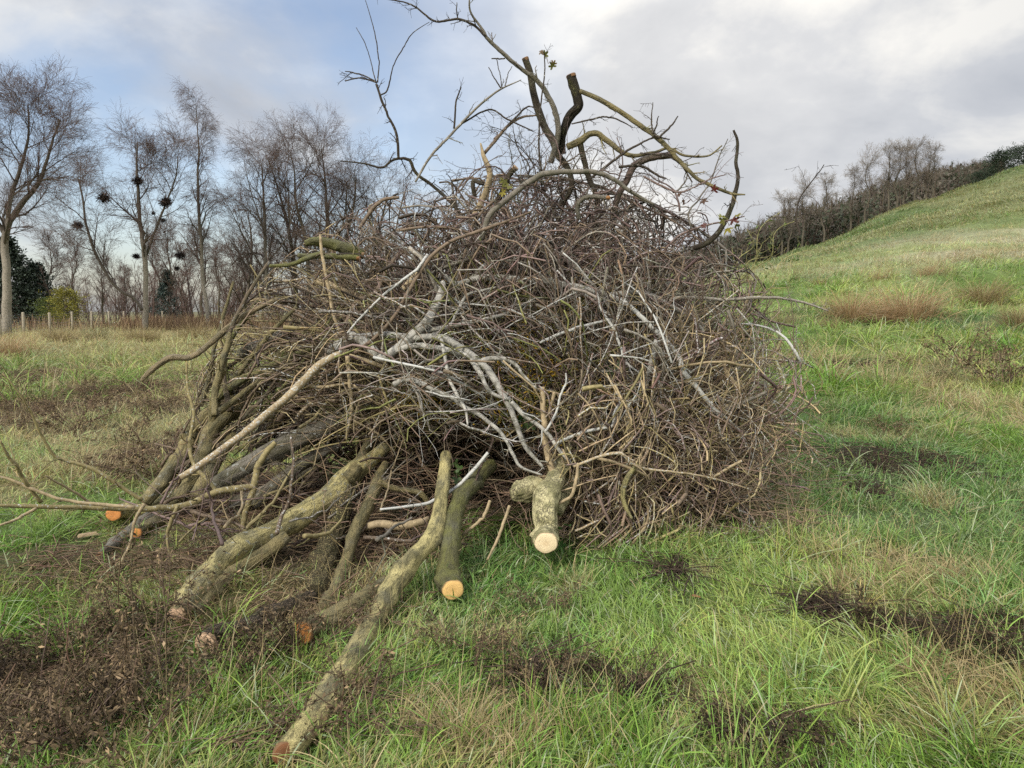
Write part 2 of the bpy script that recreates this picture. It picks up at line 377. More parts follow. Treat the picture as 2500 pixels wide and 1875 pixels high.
def mat_ground():
    m, n, l, b, o = new_mat('meadow_soil')
    at_ = N(n, 'ShaderNodeAttribute', attribute_name='col'); ge = N(n, 'ShaderNodeNewGeometry'); P = ge.outputs['Position']
    n1 = nnoise(n, l, P, 3.5, 6, 0.65); n2 = nnoise(n, l, P, 40, 4, 0.7); n3 = nnoise(n, l, P, 0.6, 5, 0.65)
    v = nmath(n, l, 'MULTIPLY', nmath(n, l, 'MULTIPLY_ADD', n1, 1.0, 0.5), nmath(n, l, 'MULTIPLY_ADD', n2, 1.2, 0.4))
    c = nmix(n, l, 1.0, at_.outputs['Color'], v, 'MULTIPLY')
    c = nmix(n, l, 1.0, c, nmath(n, l, 'MULTIPLY_ADD', n3, 0.8, 0.6), 'MULTIPLY')
    l.new(c, b.inputs['Base Color']); b.inputs['Roughness'].default_value = 0.95
    bump(n, l, b, nmath(n, l, 'ADD', n1, n2), 0.6, 0.05)
    return m
def mat_plain(name, c, rough=0.8, nscale=40, metallic=0):
    m, n, l, b, o = new_mat(name); ge = N(n, 'ShaderNodeNewGeometry')
    n1 = nnoise(n, l, ge.outputs['Position'], nscale, 4, 0.6)
    l.new(nmix(n, l, 1.0, c, nmath(n, l, 'MULTIPLY_ADD', n1, 1.0, 0.5), 'MULTIPLY'), b.inputs['Base Color'])
    b.inputs['Roughness'].default_value = rough; b.inputs['Metallic'].default_value = metallic
    return m
M_TWIG = mat_twig(); M_BIRCH = mat_bark('birch_bark', 'birch'); M_SMOOTH = mat_bark('smooth_bark', 'smooth'); M_RIDGE = mat_bark('ridged_bark', 'ridged'); M_KNOB = mat_bark('knobbly_bark', 'knobbly')
M_CUT = mat_cut(); M_GRASS = mat_leafy('grass_blade', 0.3, 0.38); M_LEAF = mat_leafy('leaf', 0.25, 0.5); M_DEAD = mat_leafy('dead_leaf', 0.1, 0.9)
M_NEEDLE = mat_leafy('needle', 0.1, 0.7); M_SOIL = mat_ground()
M_POST = mat_plain('fence_timber', (0.33, 0.29, 0.22), 0.85, 25); M_WIRE = mat_plain('fence_wire', (0.2, 0.2, 0.2), 0.5, 30, 0.6)
MATS = {'twig': M_TWIG, 'birch': M_BIRCH, 'smooth': M_SMOOTH, 'ridged': M_RIDGE, 'knobbly': M_KNOB}

# ------------------------------------------------------------------ terrain
def zfrom(px, py, Y): return float(at(px, py, Y)[2])
COLS = [0, 1000, 1250, 1700, 1840, 1970, 2230, 2500, 3000, 3600]
YS = [0, 6, 10, 15, 21, 32, 45, 65, 85, 105, 140, 180, 300, 900]
def prof(px):
    z0 = {y: 0.0 for y in YS}
    if px <= 1000:
        z0.update({300: -2, 900: -4}); return [z0[y] for y in YS]
    T = {1250: (0, 0, 0.1, 0.25, 0.4, 0.8, 1.2, 1.7, 2.0, 1.0, 2.0, 4.0, 10, 20),
         1700: (0, 0, 0.15, .50, .90, 2.0, 2.9, 4.3, zfrom(1700, 664, 85), 3.0, 5.0, 8.0, 20, 30),
         1840: (0, 0, 0.15, .52, 1.05, 2.5, 3.6, 5.2, zfrom(1840, 652, 85), 4.0, 9.0, zfrom(1840, 600, 180), 26, 30),
         1970: (0, 0, 0.15, .53, 1.09, 2.8, 4.1, 6.3, zfrom(1970, 615, 85), 5.0, 12., zfrom(1970, 530, 180), 34, 40),
         2230: (0, 0, 0.15, .50, 1.09, 3.2, 5.0, 9.2, zfrom(2230, 499, 85), 11., 16., zfrom(2230, 455, 180), 46, 50),
         2500: (0, 0, 0.15, .50, 1.10, 3.5, 5.6, 11.2, zfrom(2500, 402, 85), 17., 24., zfrom(2500, 405, 180), 52, 55),
         3000: (0, 0, 0.2, .70, 1.4, 4.4, 8.0, 17., 29., 33, 38, 48, 60, 60),
         3600: (0, 0, 0.2, .8, 1.6, 5.0, 10., 22, 36, 40, 45, 55, 65, 65)}
    return list(T[px])
PROF = np.array([prof(c) for c in COLS]); CA = (np.array(COLS) - CX) / FPX; YA = np.array(YS, float)
def pchip(xs, x):
    i = np.clip(np.searchsorted(xs, x, 'right') - 1, 0, len(xs) - 2)
    f = np.clip((x - xs[i]) / (xs[i + 1] - xs[i]), 0, 1); return i, f
def hbase(x, y):
    yy = np.maximum(y, 0.5); a = np.clip(x / np.maximum(yy, 6.0), CA[0], CA[-1])
    i, f = pchip(CA, a); f = f * f * (3 - 2 * f) * 0.35 + f * 0.65
    j, g = pchip(YA, np.clip(yy, 0, 899)); g = g * g * (3 - 2 * g) * 0.3 + g * 0.7
    z = (PROF[i, j] * (1 - f) + PROF[i + 1, j] * f) * (1 - g) + (PROF[i, j + 1] * (1 - f) + PROF[i + 1, j + 1] * f) * g
    return z
def height(x, y):
    x = np.asarray(x, float); y = np.asarray(y, float)
    z = hbase(x, y)
    near = 1 - smooth(4.5, 10.0, np.hypot(x, y - 4.5))           # trodden ground around the pile stays fairly level
    amp = 0.05 + 0.22 * smooth(9, 22, y) * smooth(0.12, 0.3, x / np.maximum(y, 6))
    amp = (amp + 0.04) * (1 - near) + 0.012
    z = z + (fbm2(x, y, 0.45, 3, 4) - 0.5) * 2 * amp
    z = z + (fbm2(x, y, 1.7, 9, 2) - 0.5) * (0.02 + 0.05 * (1 - near))
    z = z + (fbm2(x, y, 0.42, 63, 3) - 0.5) * 0.55 * smooth(13, 17, y) * (1 - smooth(36, 46, y)) * smooth(0.16, 0.26, x / np.maximum(y, 6))
    z = z + (fbm2(x, y, 0.05, 31, 3) - 0.5) * 2.0 * smooth(50, 90, y) * smooth(0.2, 0.4, x / np.maximum(y, 6))
    return z
def ground_at(px, py):
    """point of the terrain seen at a photo pixel"""
    d = ray(px, py); Yv = 0.8 * 1.02 ** np.arange(310)
    for it in range(2):
        P = d[None] * (Yv / d[1])[:, None] + np.array([0, 0, CAMZ])
        below = P[:, 2] <= height(P[:, 0], P[:, 1])
        k = int(np.argmax(below)) if below.any() else len(Yv) - 1
        if it == 0: Yv = np.linspace(Yv[max(k - 1, 0)], Yv[k], 24)
    return P[k]

G1, G2, G3 = lin((116, 148, 62)), lin((156, 174, 94)), lin((94, 124, 70))
STRAW, STRAW2, RUSH = lin((188, 172, 128)), lin((158, 140, 98)), lin((184, 154, 114))
SOIL, BROWN = lin((42, 37, 29)), lin((98, 83, 60))
# patches: (photo x, y, half width px, half depth px, kind)
PATCH = [(2330, 1540, 240, 40, 'mud'), (2010, 1490, 60, 28, 'mud'), (1320, 1650, 90, 45, 'mud'), (1560, 1690, 60, 30, 'mud'), (1850, 1810, 110, 40, 'mud'),
         (1640, 1400, 60, 25, 'mud'), (2150, 1130, 160, 45, 'mud'), (2110, 1200, 50, 20, 'mud'), (2300, 1140, 90, 35, 'mud'), (2050, 893, 150, 5, 'mud'), (1980, 880, 240, 14, 'straw'),
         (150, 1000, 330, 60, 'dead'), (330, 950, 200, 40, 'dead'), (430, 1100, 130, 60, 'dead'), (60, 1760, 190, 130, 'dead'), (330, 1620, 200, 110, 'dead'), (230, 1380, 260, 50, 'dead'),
         (100, 1640, 220, 70, 'dead'), (560, 1360, 180, 60, 'dead'), (760, 1480, 200, 80, 'dead'), (870, 1700, 70, 40, 'dead'), (640, 1230, 230, 70, 'dead'), (930, 1340, 170, 60, 'dead'), (650, 1215, 270, 70, 'bare'), (900, 1300, 230, 80, 'bare'), (80, 920, 130, 30, 'dead'), (700, 1790, 120, 50, 'dead'),  # dead and bare ones under the front logs: dark soil, painted shade
         (2200, 1390, 120, 45, 'straw'), (2330, 1660, 160, 70, 'straw'), (2080, 1430, 90, 40, 'straw'), (250, 1120, 120, 50, 'straw'), (420, 1800, 170, 70, 'straw'),
         (1080, 1760, 190, 90, 'straw'), (160, 830, 300, 18, 'straw'), (700, 830, 200, 18, 'straw'), (2400, 1000, 140, 60, 'straw'), (2150, 910, 250, 30, 'straw'),
         (1230, 1400, 260, 60, 'shade'), (1500, 1480, 120, 60, 'lush'), (1300, 1560, 120, 40, 'lush'), (1960, 1650, 130, 60, 'lush'), (780, 1850, 130, 40, 'lush'), (200, 1260, 130, 50, 'lush'), (130, 1600, 100, 30, 'lush')]
PW = []
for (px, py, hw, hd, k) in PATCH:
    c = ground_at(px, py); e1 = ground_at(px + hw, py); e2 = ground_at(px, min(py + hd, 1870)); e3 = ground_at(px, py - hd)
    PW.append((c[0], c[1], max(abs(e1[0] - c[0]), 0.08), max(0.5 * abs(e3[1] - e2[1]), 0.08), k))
def patchmask(x, y, kind):
    m = np.zeros_like(x)
    wob = fbm2(x, y, 1.6, 51, 3)
    for (cx, cy_, rx, ry, k) in PW:
        if k != kind: continue
        d = np.hypot((x - cx) / rx, (y - cy_) / ry) + (wob - 0.5) * 2.4
        m = np.maximum(m, 1 - smooth(0.7, 1.15, d))
    return m
def lerp(a, b, t): return a + (b - a) * np.asarray(t)[..., None]
def gcolor(x, y):
    """dominant plant colour of the meadow at a place"""
    a = x / np.maximum(y, 3)
    n = fbm2(x, y, 0.55, 21, 3); n2 = fbm2(x, y, 0.23, 41, 3); n3 = fbm2(x, y, 2.6, 45, 2)
    c = lerp(np.broadcast_to(G1, x.shape + (3,)), G2, smooth(0.35, 0.65, n)); c = lerp(c, G3, smooth(0.5, 0.72, n2) * 0.8)
    straw = smooth(0.55, 0.75, n3) * 0.35
    left = smooth(-0.05, -0.25, a)
    straw = np.maximum(straw, left * smooth(0.45, 0.65, n) * 0.55)                      # left field: pale dead grass between the green
    straw = np.maximum(straw, left * smooth(16, 26, y) * 0.6)
    right = smooth(0.12, 0.28, a)
    far_straw = right * smooth(24, 30, y)
    straw = np.maximum(straw, right * smooth(28, 36, y) * (1 - smooth(48, 62, y)) * (0.35 + 0.45 * smooth(0.4, 0.6, n2)))
    c = lerp(c, lerp(np.broadcast_to(STRAW, x.shape + (3,)), lin((196, 188, 152)), far_straw), np.clip(straw, 0, 1))
    hill = right * smooth(46, 62, y)
    hc = lerp(np.broadcast_to(lin((106, 124, 68)), x.shape + (3,)), lin((138, 142, 92)), smooth(0.4, 0.6, fbm2(x, y * 0.6, 0.16, 61, 4)))
    c = lerp(c, hc, hill)
    return c, straw
def terrain_grid(xs, ys):
    X, Y = np.meshgrid(xs, ys); Z = height(X, Y)
    return X, Y, Z
def sinhs(n, s, mx): 
    k = math.asinh(mx / s); return s * np.sinh(np.linspace(-k, k, n))
xs = sinhs(361, 2.5, 700.0); ys = sinhs(421, 3.0, 800.0) + 5.0
ys = ys[ys > -60]
X, Y, Z = terrain_grid(xs, ys)
gc, gs = gcolor(X, Y)
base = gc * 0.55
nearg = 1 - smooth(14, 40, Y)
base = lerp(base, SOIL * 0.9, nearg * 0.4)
base = lerp(base, SOIL, np.maximum(patchmask(X, Y, 'mud') * 0.7, patchmask(X, Y, 'bare') * 0.85)); base = lerp(base, BROWN * 0.6, patchmask(X, Y, 'dead') * 0.55)  # the bare mask also paints the shade under the logs
far = smooth(95, 120, Y) * smooth(0.15, 0.3, X / np.maximum(Y, 6)); base = lerp(base, lin((104, 100, 78)), far * 0.8)
fl = smooth(120, 170, Y) * (1 - smooth(0.1, 0.2, X / np.maximum(Y, 6))); base = lerp(base, lin((96, 92, 72)), fl * 0.7)
mb = MB(); ny, nx = X.shape
idx = np.arange(nx * ny).reshape(ny, nx)
F = np.stack([idx[:-1, :-1], idx[:-1, 1:], idx[1:, 1:], idx[1:, :-1]], -1).reshape(-1, 4)
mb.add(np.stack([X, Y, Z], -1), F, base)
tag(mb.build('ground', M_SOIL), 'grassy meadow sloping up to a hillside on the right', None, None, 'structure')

# ------------------------------------------------------------------ grass (nobody could count the blades)
def blades(mb, x, y, length, width, az, tilt, bend, c, segs):
    n = len(x); z = height(x, y) - 0.004
    p = np.stack([x, y, z], -1); d0 = np.stack([np.cos(az), np.sin(az), np.zeros(n)], -1)
    wv = np.stack([-np.sin(az), np.cos(az), np.zeros(n)], -1)
    # turn the blade's flat side a little at random
    wv = norm(wv + rng.normal(size=wv.shape) * 0.5)
    pts = [p]; a = tilt.copy()
    for k in range(segs):
        step = length / segs
        p = p + (d0 * np.sin(a)[:, None] + np.array([0, 0, 1.0]) * np.cos(a)[:, None]) * step[:, None]
        gz = height(p[:, 0], p[:, 1]) + 0.006 if segs > 3 and k > 0 else None
        if gz is not None: p[:, 2] = np.maximum(p[:, 2], gz)
        pts.append(p); a = np.minimum(a + bend / segs, 1.75)
    vs = []; cs = []
    for k in range(segs):
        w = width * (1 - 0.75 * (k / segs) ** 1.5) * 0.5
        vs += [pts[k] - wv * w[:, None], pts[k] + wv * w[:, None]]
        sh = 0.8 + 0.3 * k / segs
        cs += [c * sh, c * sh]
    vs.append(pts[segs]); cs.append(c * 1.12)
    V = np.stack(vs, 1); C = np.stack(cs, 1); m = 2 * segs + 1
    b = (np.arange(n) * m)[:, None]
    F = [np.concatenate([b + np.array([[2 * k, 2 * k + 1, 2 * k + 3, 2 * k + 2]]) for k in range(segs - 1)]), b + np.array([[2 * segs - 2, 2 * segs - 1, 2 * segs]])]
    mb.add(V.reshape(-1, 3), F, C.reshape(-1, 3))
def pilefoot(x, y):
    return np.hypot((x - 0.2) / 2.0, (y - 6.5) / 1.35) < 0.85
def scatter(n, y0, y1, amax=0.86, amin=-0.86, tuft=10, spread=0.03, power=2.0):
    nt = n // tuft
    u = rng.random(nt); y = (y0 ** power + u * (y1 ** power - y0 ** power)) ** (1 / power)
    x = rng.uniform(amin, amax, nt) * y
    x = np.repeat(x, tuft) + rng.normal(size=nt * tuft) * spread; y = np.repeat(y, tuft) + rng.normal(size=nt * tuft) * spread
    return x, y, np.repeat(np.arange(nt), tuft)
def meadow(name, n, y0, y1, L, W, segs, tuft, spread, label, amin=-0.86, amax=0.86, power=2.0, radial=False):
    mb = MB()
    x, y, ti = scatter(n, y0, y1, amax, amin, tuft, spread, power)
    cxt = np.bincount(ti, x) / np.bincount(ti); cyt = np.bincount(ti, y) / np.bincount(ti); out = np.arctan2(y - cyt[ti], x - cxt[ti])
    ok = ~pilefoot(x, y)
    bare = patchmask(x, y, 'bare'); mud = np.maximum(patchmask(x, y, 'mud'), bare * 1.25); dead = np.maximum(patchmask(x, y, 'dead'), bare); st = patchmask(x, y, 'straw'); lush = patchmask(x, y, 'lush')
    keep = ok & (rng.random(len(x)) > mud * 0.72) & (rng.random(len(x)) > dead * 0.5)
    clump = fbm2(x, y, 1.3 if y0 < 20 else 0.5, 77, 2)
    keep &= rng.random(len(x)) < 0.45 + 1.1 * smooth(0.3, 0.6, clump)
    x, y, ti, st, dead, lush, clump, out = [q[keep] for q in (x, y, ti, st, dead, lush, clump, out)]
    m = len(x); nt = ti.max() + 1
    c, straw = gcolor(x, y)
    ps = np.clip(np.maximum(straw * 0.65, st * 0.65) + dead * 0.6 + 0.07, 0, 0.92) * (1 - 0.8 * lush)
    isst = rng.random(m) < ps
    tv = np.repeat(1, 1)
    tuv = rng.normal(size=(nt, 3)) * np.array([0.10, 0.08, 0.10]); 
    c = c * (1 + tuv[ti]) * rng.uniform(0.6, 1.45, (m, 1))
    c = lerp(c, lin((120, 146, 70)), lush * 0.6)
    c = np.where((rng.random(m) < 0.09)[:, None], lin((172, 182, 142)) * rng.uniform(0.8, 1.1, (m, 1)), c)  # random whitish blades: silver highlights painted into the grass colour
    cs = lerp(np.broadcast_to(STRAW2, (m, 3)), STRAW, rng.random(m)) * rng.uniform(0.75, 1.15, (m, 1))
    cs = np.where((rng.random(m) < dead * 0.4)[:, None], BROWN * rng.uniform(0.7, 1.5, (m, 1)), cs)
    c = np.where(isst[:, None], cs, c)
    flow = fbm2(x, y, 0.5 if y0 < 20 else 0.12, 91, 2) * 4 * math.pi
    az = flow + rng.normal(size=m) * 0.9 + rng.normal(size=nt)[ti] * 0.5
    if radial: az = out + rng.normal(size=m) * 0.5
    ln = rng.uniform(L[0], L[1], m) * (0.55 + 0.8 * clump) * (1 + 0.4 * lush)
    ln = np.where(isst, ln * 1.15, ln)
    wd = rng.uniform(W[0], W[1], m) * np.where(isst, 0.7, 1)
    tilt = np.clip(rng.normal(0.85, 0.4, m), 0.03, 1.5); bend = rng.uniform(0.3, 1.3, m)
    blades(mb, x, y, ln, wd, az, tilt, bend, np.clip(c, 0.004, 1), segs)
    ob = mb.build(name, M_GRASS); tag(ob, label, None, None, 'stuff')
meadow('grass', 105000, 2.1, 4.3, (0.05, 0.13), (0.0038, 0.0075), 4, 14, 0.028, 'long damp grass lying over in tufts in front of the pile')
meadow('grass', 150000, 4.0, 9.5, (0.05, 0.14), (0.0045, 0.009), 4, 12, 0.04, 'trampled green and straw grass around the brush pile')
meadow('grass', 120000, 9.0, 22, (0.12, 0.3), (0.007, 0.013), 3, 10, 0.09, 'rough meadow grass beyond the brush pile')
meadow('grass', 100000, 21, 62, (0.2, 0.5), (0.014, 0.03), 3, 8, 0.22, 'pale tussocky grass further out in the field', power=1.5)
meadow('grass', 80000, 55, 92, (0.2, 0.42), (0.03, 0.06), 2, 6, 0.4, 'short grazed grass on the hillside', amin=0.15)
meadow('grass', 15000, 2.2, 5.0, (0.13, 0.27), (0.0045, 0.0085), 5, 42, 0.035, 'dense whorled grass tufts near the camera', radial=True)
meadow('grass', 42000, 4.6, 13, (0.14, 0.32), (0.006, 0.011), 5, 36, 0.05, 'whorled grass tufts in the trampled field', radial=True)
meadow('grass', 60000, 12, 40, (0.3, 0.7), (0.012, 0.024), 4, 30, 0.14, 'shaggy grass tussocks across the far field', power=1.4, radial=True)
def stalks():
    mb = MB()
    spots = [(1330, 1800, 90, 50, 60), (1450, 1830, 80, 40, 45), (1000, 1800, 120, 50, 60), (420, 1760, 160, 80, 80), (2300, 1580, 120, 60, 70), (2400, 1680, 120, 60, 60), (2250, 900, 120, 12, 26),
             (2420, 940, 90, 20, 40), (1990, 1420, 120, 40, 30), (900, 1560, 80, 50, 25), (640, 1760, 80, 50, 30), (2050, 1380, 160, 60, 50), (200, 1150, 180, 40, 60)]
    for (px, py, hw, hd, n) in spots:
        n = int(n * 0.6)
        c = ground_at(px, py); e = ground_at(px + hw, py); e2 = ground_at(px, min(py + hd, 1868))
        x = c[0] + rng.normal(size=n) * abs(e[0] - c[0]) * 0.6; y = c[1] + rng.normal(size=n) * max(abs(e2[1] - c[1]), 0.05) * 0.6
        s = 1 + 0.05 * c[1]
        blades(mb, x, y, rng.uniform(0.18, 0.5, n) * s, rng.uniform(0.0018, 0.003, n) * s, rng.uniform(0, 6.28, n), np.abs(rng.normal(0.35, 0.3, n)), rng.uniform(0.1, 0.6, n),
               lerp(np.broadcast_to(STRAW2, (n, 3)), STRAW * 1.1, rng.random(n)), 5)
    tag(mb.build('straw_grass', M_GRASS), 'dry straw-coloured flower stalks standing in the grass', None, None, 'stuff')
stalks()

# ------------------------------------------------------------------ the brush pile: branches traced one by one
CROP = {'A': (200, 900, .37523), 'B': (300, 550, .37523), 'C': (800, 600, .37523), 'D': (1100, 800, .37523), 'E': (900, 100, .37523), 'F': (1300, 250, .37523),
        'G': (800, 0, .4973), 'H': (600, 1050, .4972), 'K': (0, 900, .5878), 'L': (0, 0, .5425), 'R': (1700, 200, .4822), 'Q': (1500, 1000, .5274)}
EC, ER = np.array([0.0, 6.5, 0.12]), np.array([2.30, 1.5, 2.12])
def ysurf(px, py):
    d = ray(px, py) / ER; o = (np.array([0, 0, CAMZ]) - EC) / ER
    A = (d * d).sum(-1); Bq = (d * o).sum(-1); Cq = (o * o).sum() - 1
    disc = np.maximum(Bq * Bq - A * Cq, 0)
    t = (-Bq - np.sqrt(disc)) / A
    return t * ray(px, py)[..., 1]
COLK = {'dark': lin((62, 54, 44)), 'olive': lin((132, 121, 84)), 'brown': lin((112, 97, 80)), 'grey': lin((122, 116, 104)), 'tan': lin((150, 134, 104)), 'white': lin((168, 165, 155)),
        'red': lin((112, 95, 88)), 'moss': lin((104, 104, 60)), 'pale': lin((184, 172, 118)), 'ridge': lin((152, 138, 96)), 'cream': lin((184, 176, 134)), 'green': lin((150, 142, 96))}
ORANGE, CREAM, PINKISH, BUFF = lin((200, 136, 76)), lin((228, 208, 168)), lin((204, 172, 140)), lin((226, 186, 118))
CUTS = {'orange': ORANGE, 'cream': CREAM, 'pink': PINKISH, 'buff': BUFF, 'rust': lin((126, 86, 58))}
def parse(pts, crop):
    ox, oy, s = CROP[crop]; out = []
    for p in pts.split():
        q = [float(v) for v in p.split(',')]
        out.append((ox + q[0] * s, oy + q[1] * s, q[2] * s))
    return np.array(out)
def line3d(pts, crop, dep, nose=0.0):
    a = parse(pts, crop)
    if dep[0] == 'S':
        Yd = ysurf(a[:, 0], a[:, 1]) + float(dep[1:] or 0) * 0.8 - 0.18
    else:
        k = [float(v) for v in dep.split(',')]
        cum = np.concatenate([[0], np.cumsum(np.hypot(np.diff(a[:, 0]), np.diff(a[:, 1])))]); cum /= cum[-1]
        Yd = np.interp(cum, np.linspace(0, 1, len(k)), k)
    dr = ray(a[:, 0], a[:, 1]); slope = -dr[:, 2] / dr[:, 1]
    yg = np.where(slope > 0.02, (CAMZ - a[:, 2] * Yd / FPX * 0.8) / np.maximum(slope, 0.02), 1e3)
    Yd = np.minimum(Yd, yg)
    if nose: Yd[0] -= nose
    P = at(a[:, 0], a[:, 1], Yd); r = a[:, 2] * Yd / FPX
    n = int(np.clip(len(a) * (14 if (a[:, 2] * Yd / FPX).max() > 0.035 else 7), 14, 120))
    Q = catmull(P, n); rr = np.maximum(catmull(np.stack([r, r, r], -1), n)[:, 0], 0.0008)
    return Q, rr
def cutface(parent, P, rr, colour, rim=1.02, tilt=None, origin=None):
    """sawn end: a bevelled disc standing 2 mm proud of the bark's end"""
    T = norm(P[0] - P[1]); 
    if tilt is not None: T = norm(T + np.array(tilt))
    a = norm(np.cross(T, [0.13, 0.31, 0.94])); b = np.cross(T, a)
    k = 28; th = np.arange(k) / k * 2 * math.pi
    wob = 1 + 0.05 * np.sin(2 * th + 1) + 0.03 * np.sin(5 * th)
    mb = MB(); V = []; B = []
    ringr = [(0.0, 0.004), (0.5, 0.004), (0.93, 0.004), (1.0, 0.001), (0.98, -0.02)]
    for (f, h) in ringr[1:]:
        for i in range(k):
            rad = rr[0] * f * rim * wob[i]
            V.append(P[0] + T * h + (a * math.cos(th[i]) + b * math.sin(th[i])) * rad); B.append((f * math.cos(th[i]), f * math.sin(th[i]), 0))
    V.append(P[0] + T * 0.004); B.append((0, 0, 0)); c0 = len(V) - 1
    quads = [(j * k + i, (j + 1) * k + i, (j + 1) * k + (i + 1) % k, j * k + (i + 1) % k) for j in range(3) for i in range(k)]
    tris = [(c0, i, (i + 1) % k) for i in range(k)]
    mb.add(np.array(V), [np.array(quads), np.array(tris)], colour, np.array(B))
    o = mb.build('cut_face', M_CUT, parent, origin)
    return o
def twigs_on(P, R, density, kind, big=False):
    """side shoots with spurs for one polyline; returns list of (P, R)"""
    L = np.linalg.norm(np.diff(P, axis=0), axis=1).sum()
    k = max(2, int(L * density))
    p1, r1 = grow(P[None], R[None], k, (0.10, 0.42) if big else (0.05, 0.2), (0.5, 1.2), 0.5, 6, 0.28, -0.01, 0.1, 1.0, 0.4, 0.0016, 0.3, 0.006)
    p2, r2 = grow(p1, r1, 4, (0.015, 0.075), (0.5, 1.3), 0.8, 3, 0.3, 0.0, 0.15, 1.0, 0.6, 0.0014, 0.2, 0.004)
    return [(p1, r1, 4), (p2, r2, 3)]
def twigcol(n, base, spread=0.25, lich=0.3):
    c = base * rng.uniform(1 - spread, 1 + spread, (n, 1)) * (1 + rng.normal(size=(n, 3)) * 0.05)
    return np.hstack([np.clip(c, 0.01, 1), rng.uniform(0, 2 * lich, (n, 1))])
BR_COUNT = [0]
def add_branch(text):
    """lines: name|label|category|bark|colour|crop|depth|pts|opts ; '+' lines add side branches to the last one"""
    root = None
    for ln in text.strip().splitlines():
        f = [q.strip() for q in ln.split('|')]
        if f[0] == '+':
            bark, colr, crop, dep, pts = f[1:6]; opts = f[6] if len(f) > 6 else ''
            name = 'side_branch'
        else:
            name, label, cat, bark, colr, crop, dep, pts = f[:8]; opts = f[8] if len(f) > 8 else ''
        o = dict(q.split('=') if '=' in q else (q, '1') for q in opts.split())
        P, R = line3d(pts, crop, dep, float(o.get('nose', 0)))
        R = R * {'A': 0.95, 'B': 0.82, 'G': 0.68, 'E': 0.86, 'C': 0.84, 'D': 0.92 if bark == 'knobbly' else 0.84, 'F': 0.86}.get(crop, 1.0)
        BR_COUNT[0] += 1; seed = BR_COUNT[0]
        thick = R.max()
        sides = 28 if thick > 0.035 else (12 if thick > 0.012 else 7)
        if bark in ('ridged', 'knobbly'): sides = 56
        mb = MB()
        c = np.append(COLK[colr] * rng.uniform(0.9, 1.1), float(o.get('lich', 0.45)))
        nn = len(P)
        cc = np.tile(c, (nn, 1)); cc[:, :3] *= (1 + 0.14 * np.sin(np.arange(nn) * 0.9 + seed) * rng.random())[:, None]
        if 'crook' in o or thick < 0.03:
            P = P + np.cumsum(rng.normal(size=P.shape), 0) * 0.0016 * float(o.get('crook', 1)) * np.sin(np.linspace(0, math.pi, nn))[:, None]
        if name == 'side_branch': P[0] = P[0]
        tubes(mb, P, R, sides, cc[None], rough={'ridged': 0.06, 'knobbly': 0.2}.get(bark, 0.10), seed=seed, cap=True, ridges=0.16 if bark == 'ridged' else 0)
        if name != 'side_branch':
            origin = P[0].copy(); root = mb.build(name, MATS[bark], None, origin); tag(root, label, cat)
            root_origin = origin
        else:
            mb.build('side_branch', MATS[bark], root, root_origin)
        if 'cut' in o: cutface(root, P, R, CUTS[o['cut']], origin=root_origin, tilt=[float(v) for v in o['tilt'].split(',')] if 'tilt' in o else None)
        if 'cut2' in o: cutface(root, P[::-1], R[::-1], CUTS[o['cut2']], origin=root_origin)
        if 'tw' in o:
            mt = MB()
            for (p, r, s) in twigs_on(P, R, float(o['tw']), colr, 'long' in o):
                tubes(mt, p, r, s, twigcol(len(p), COLK[colr] * 0.85, 0.25, float(o.get('lich', 0.3)) * 0.6))
            mt.build('twig_sprays', M_TWIG, root, root_origin)
    return root
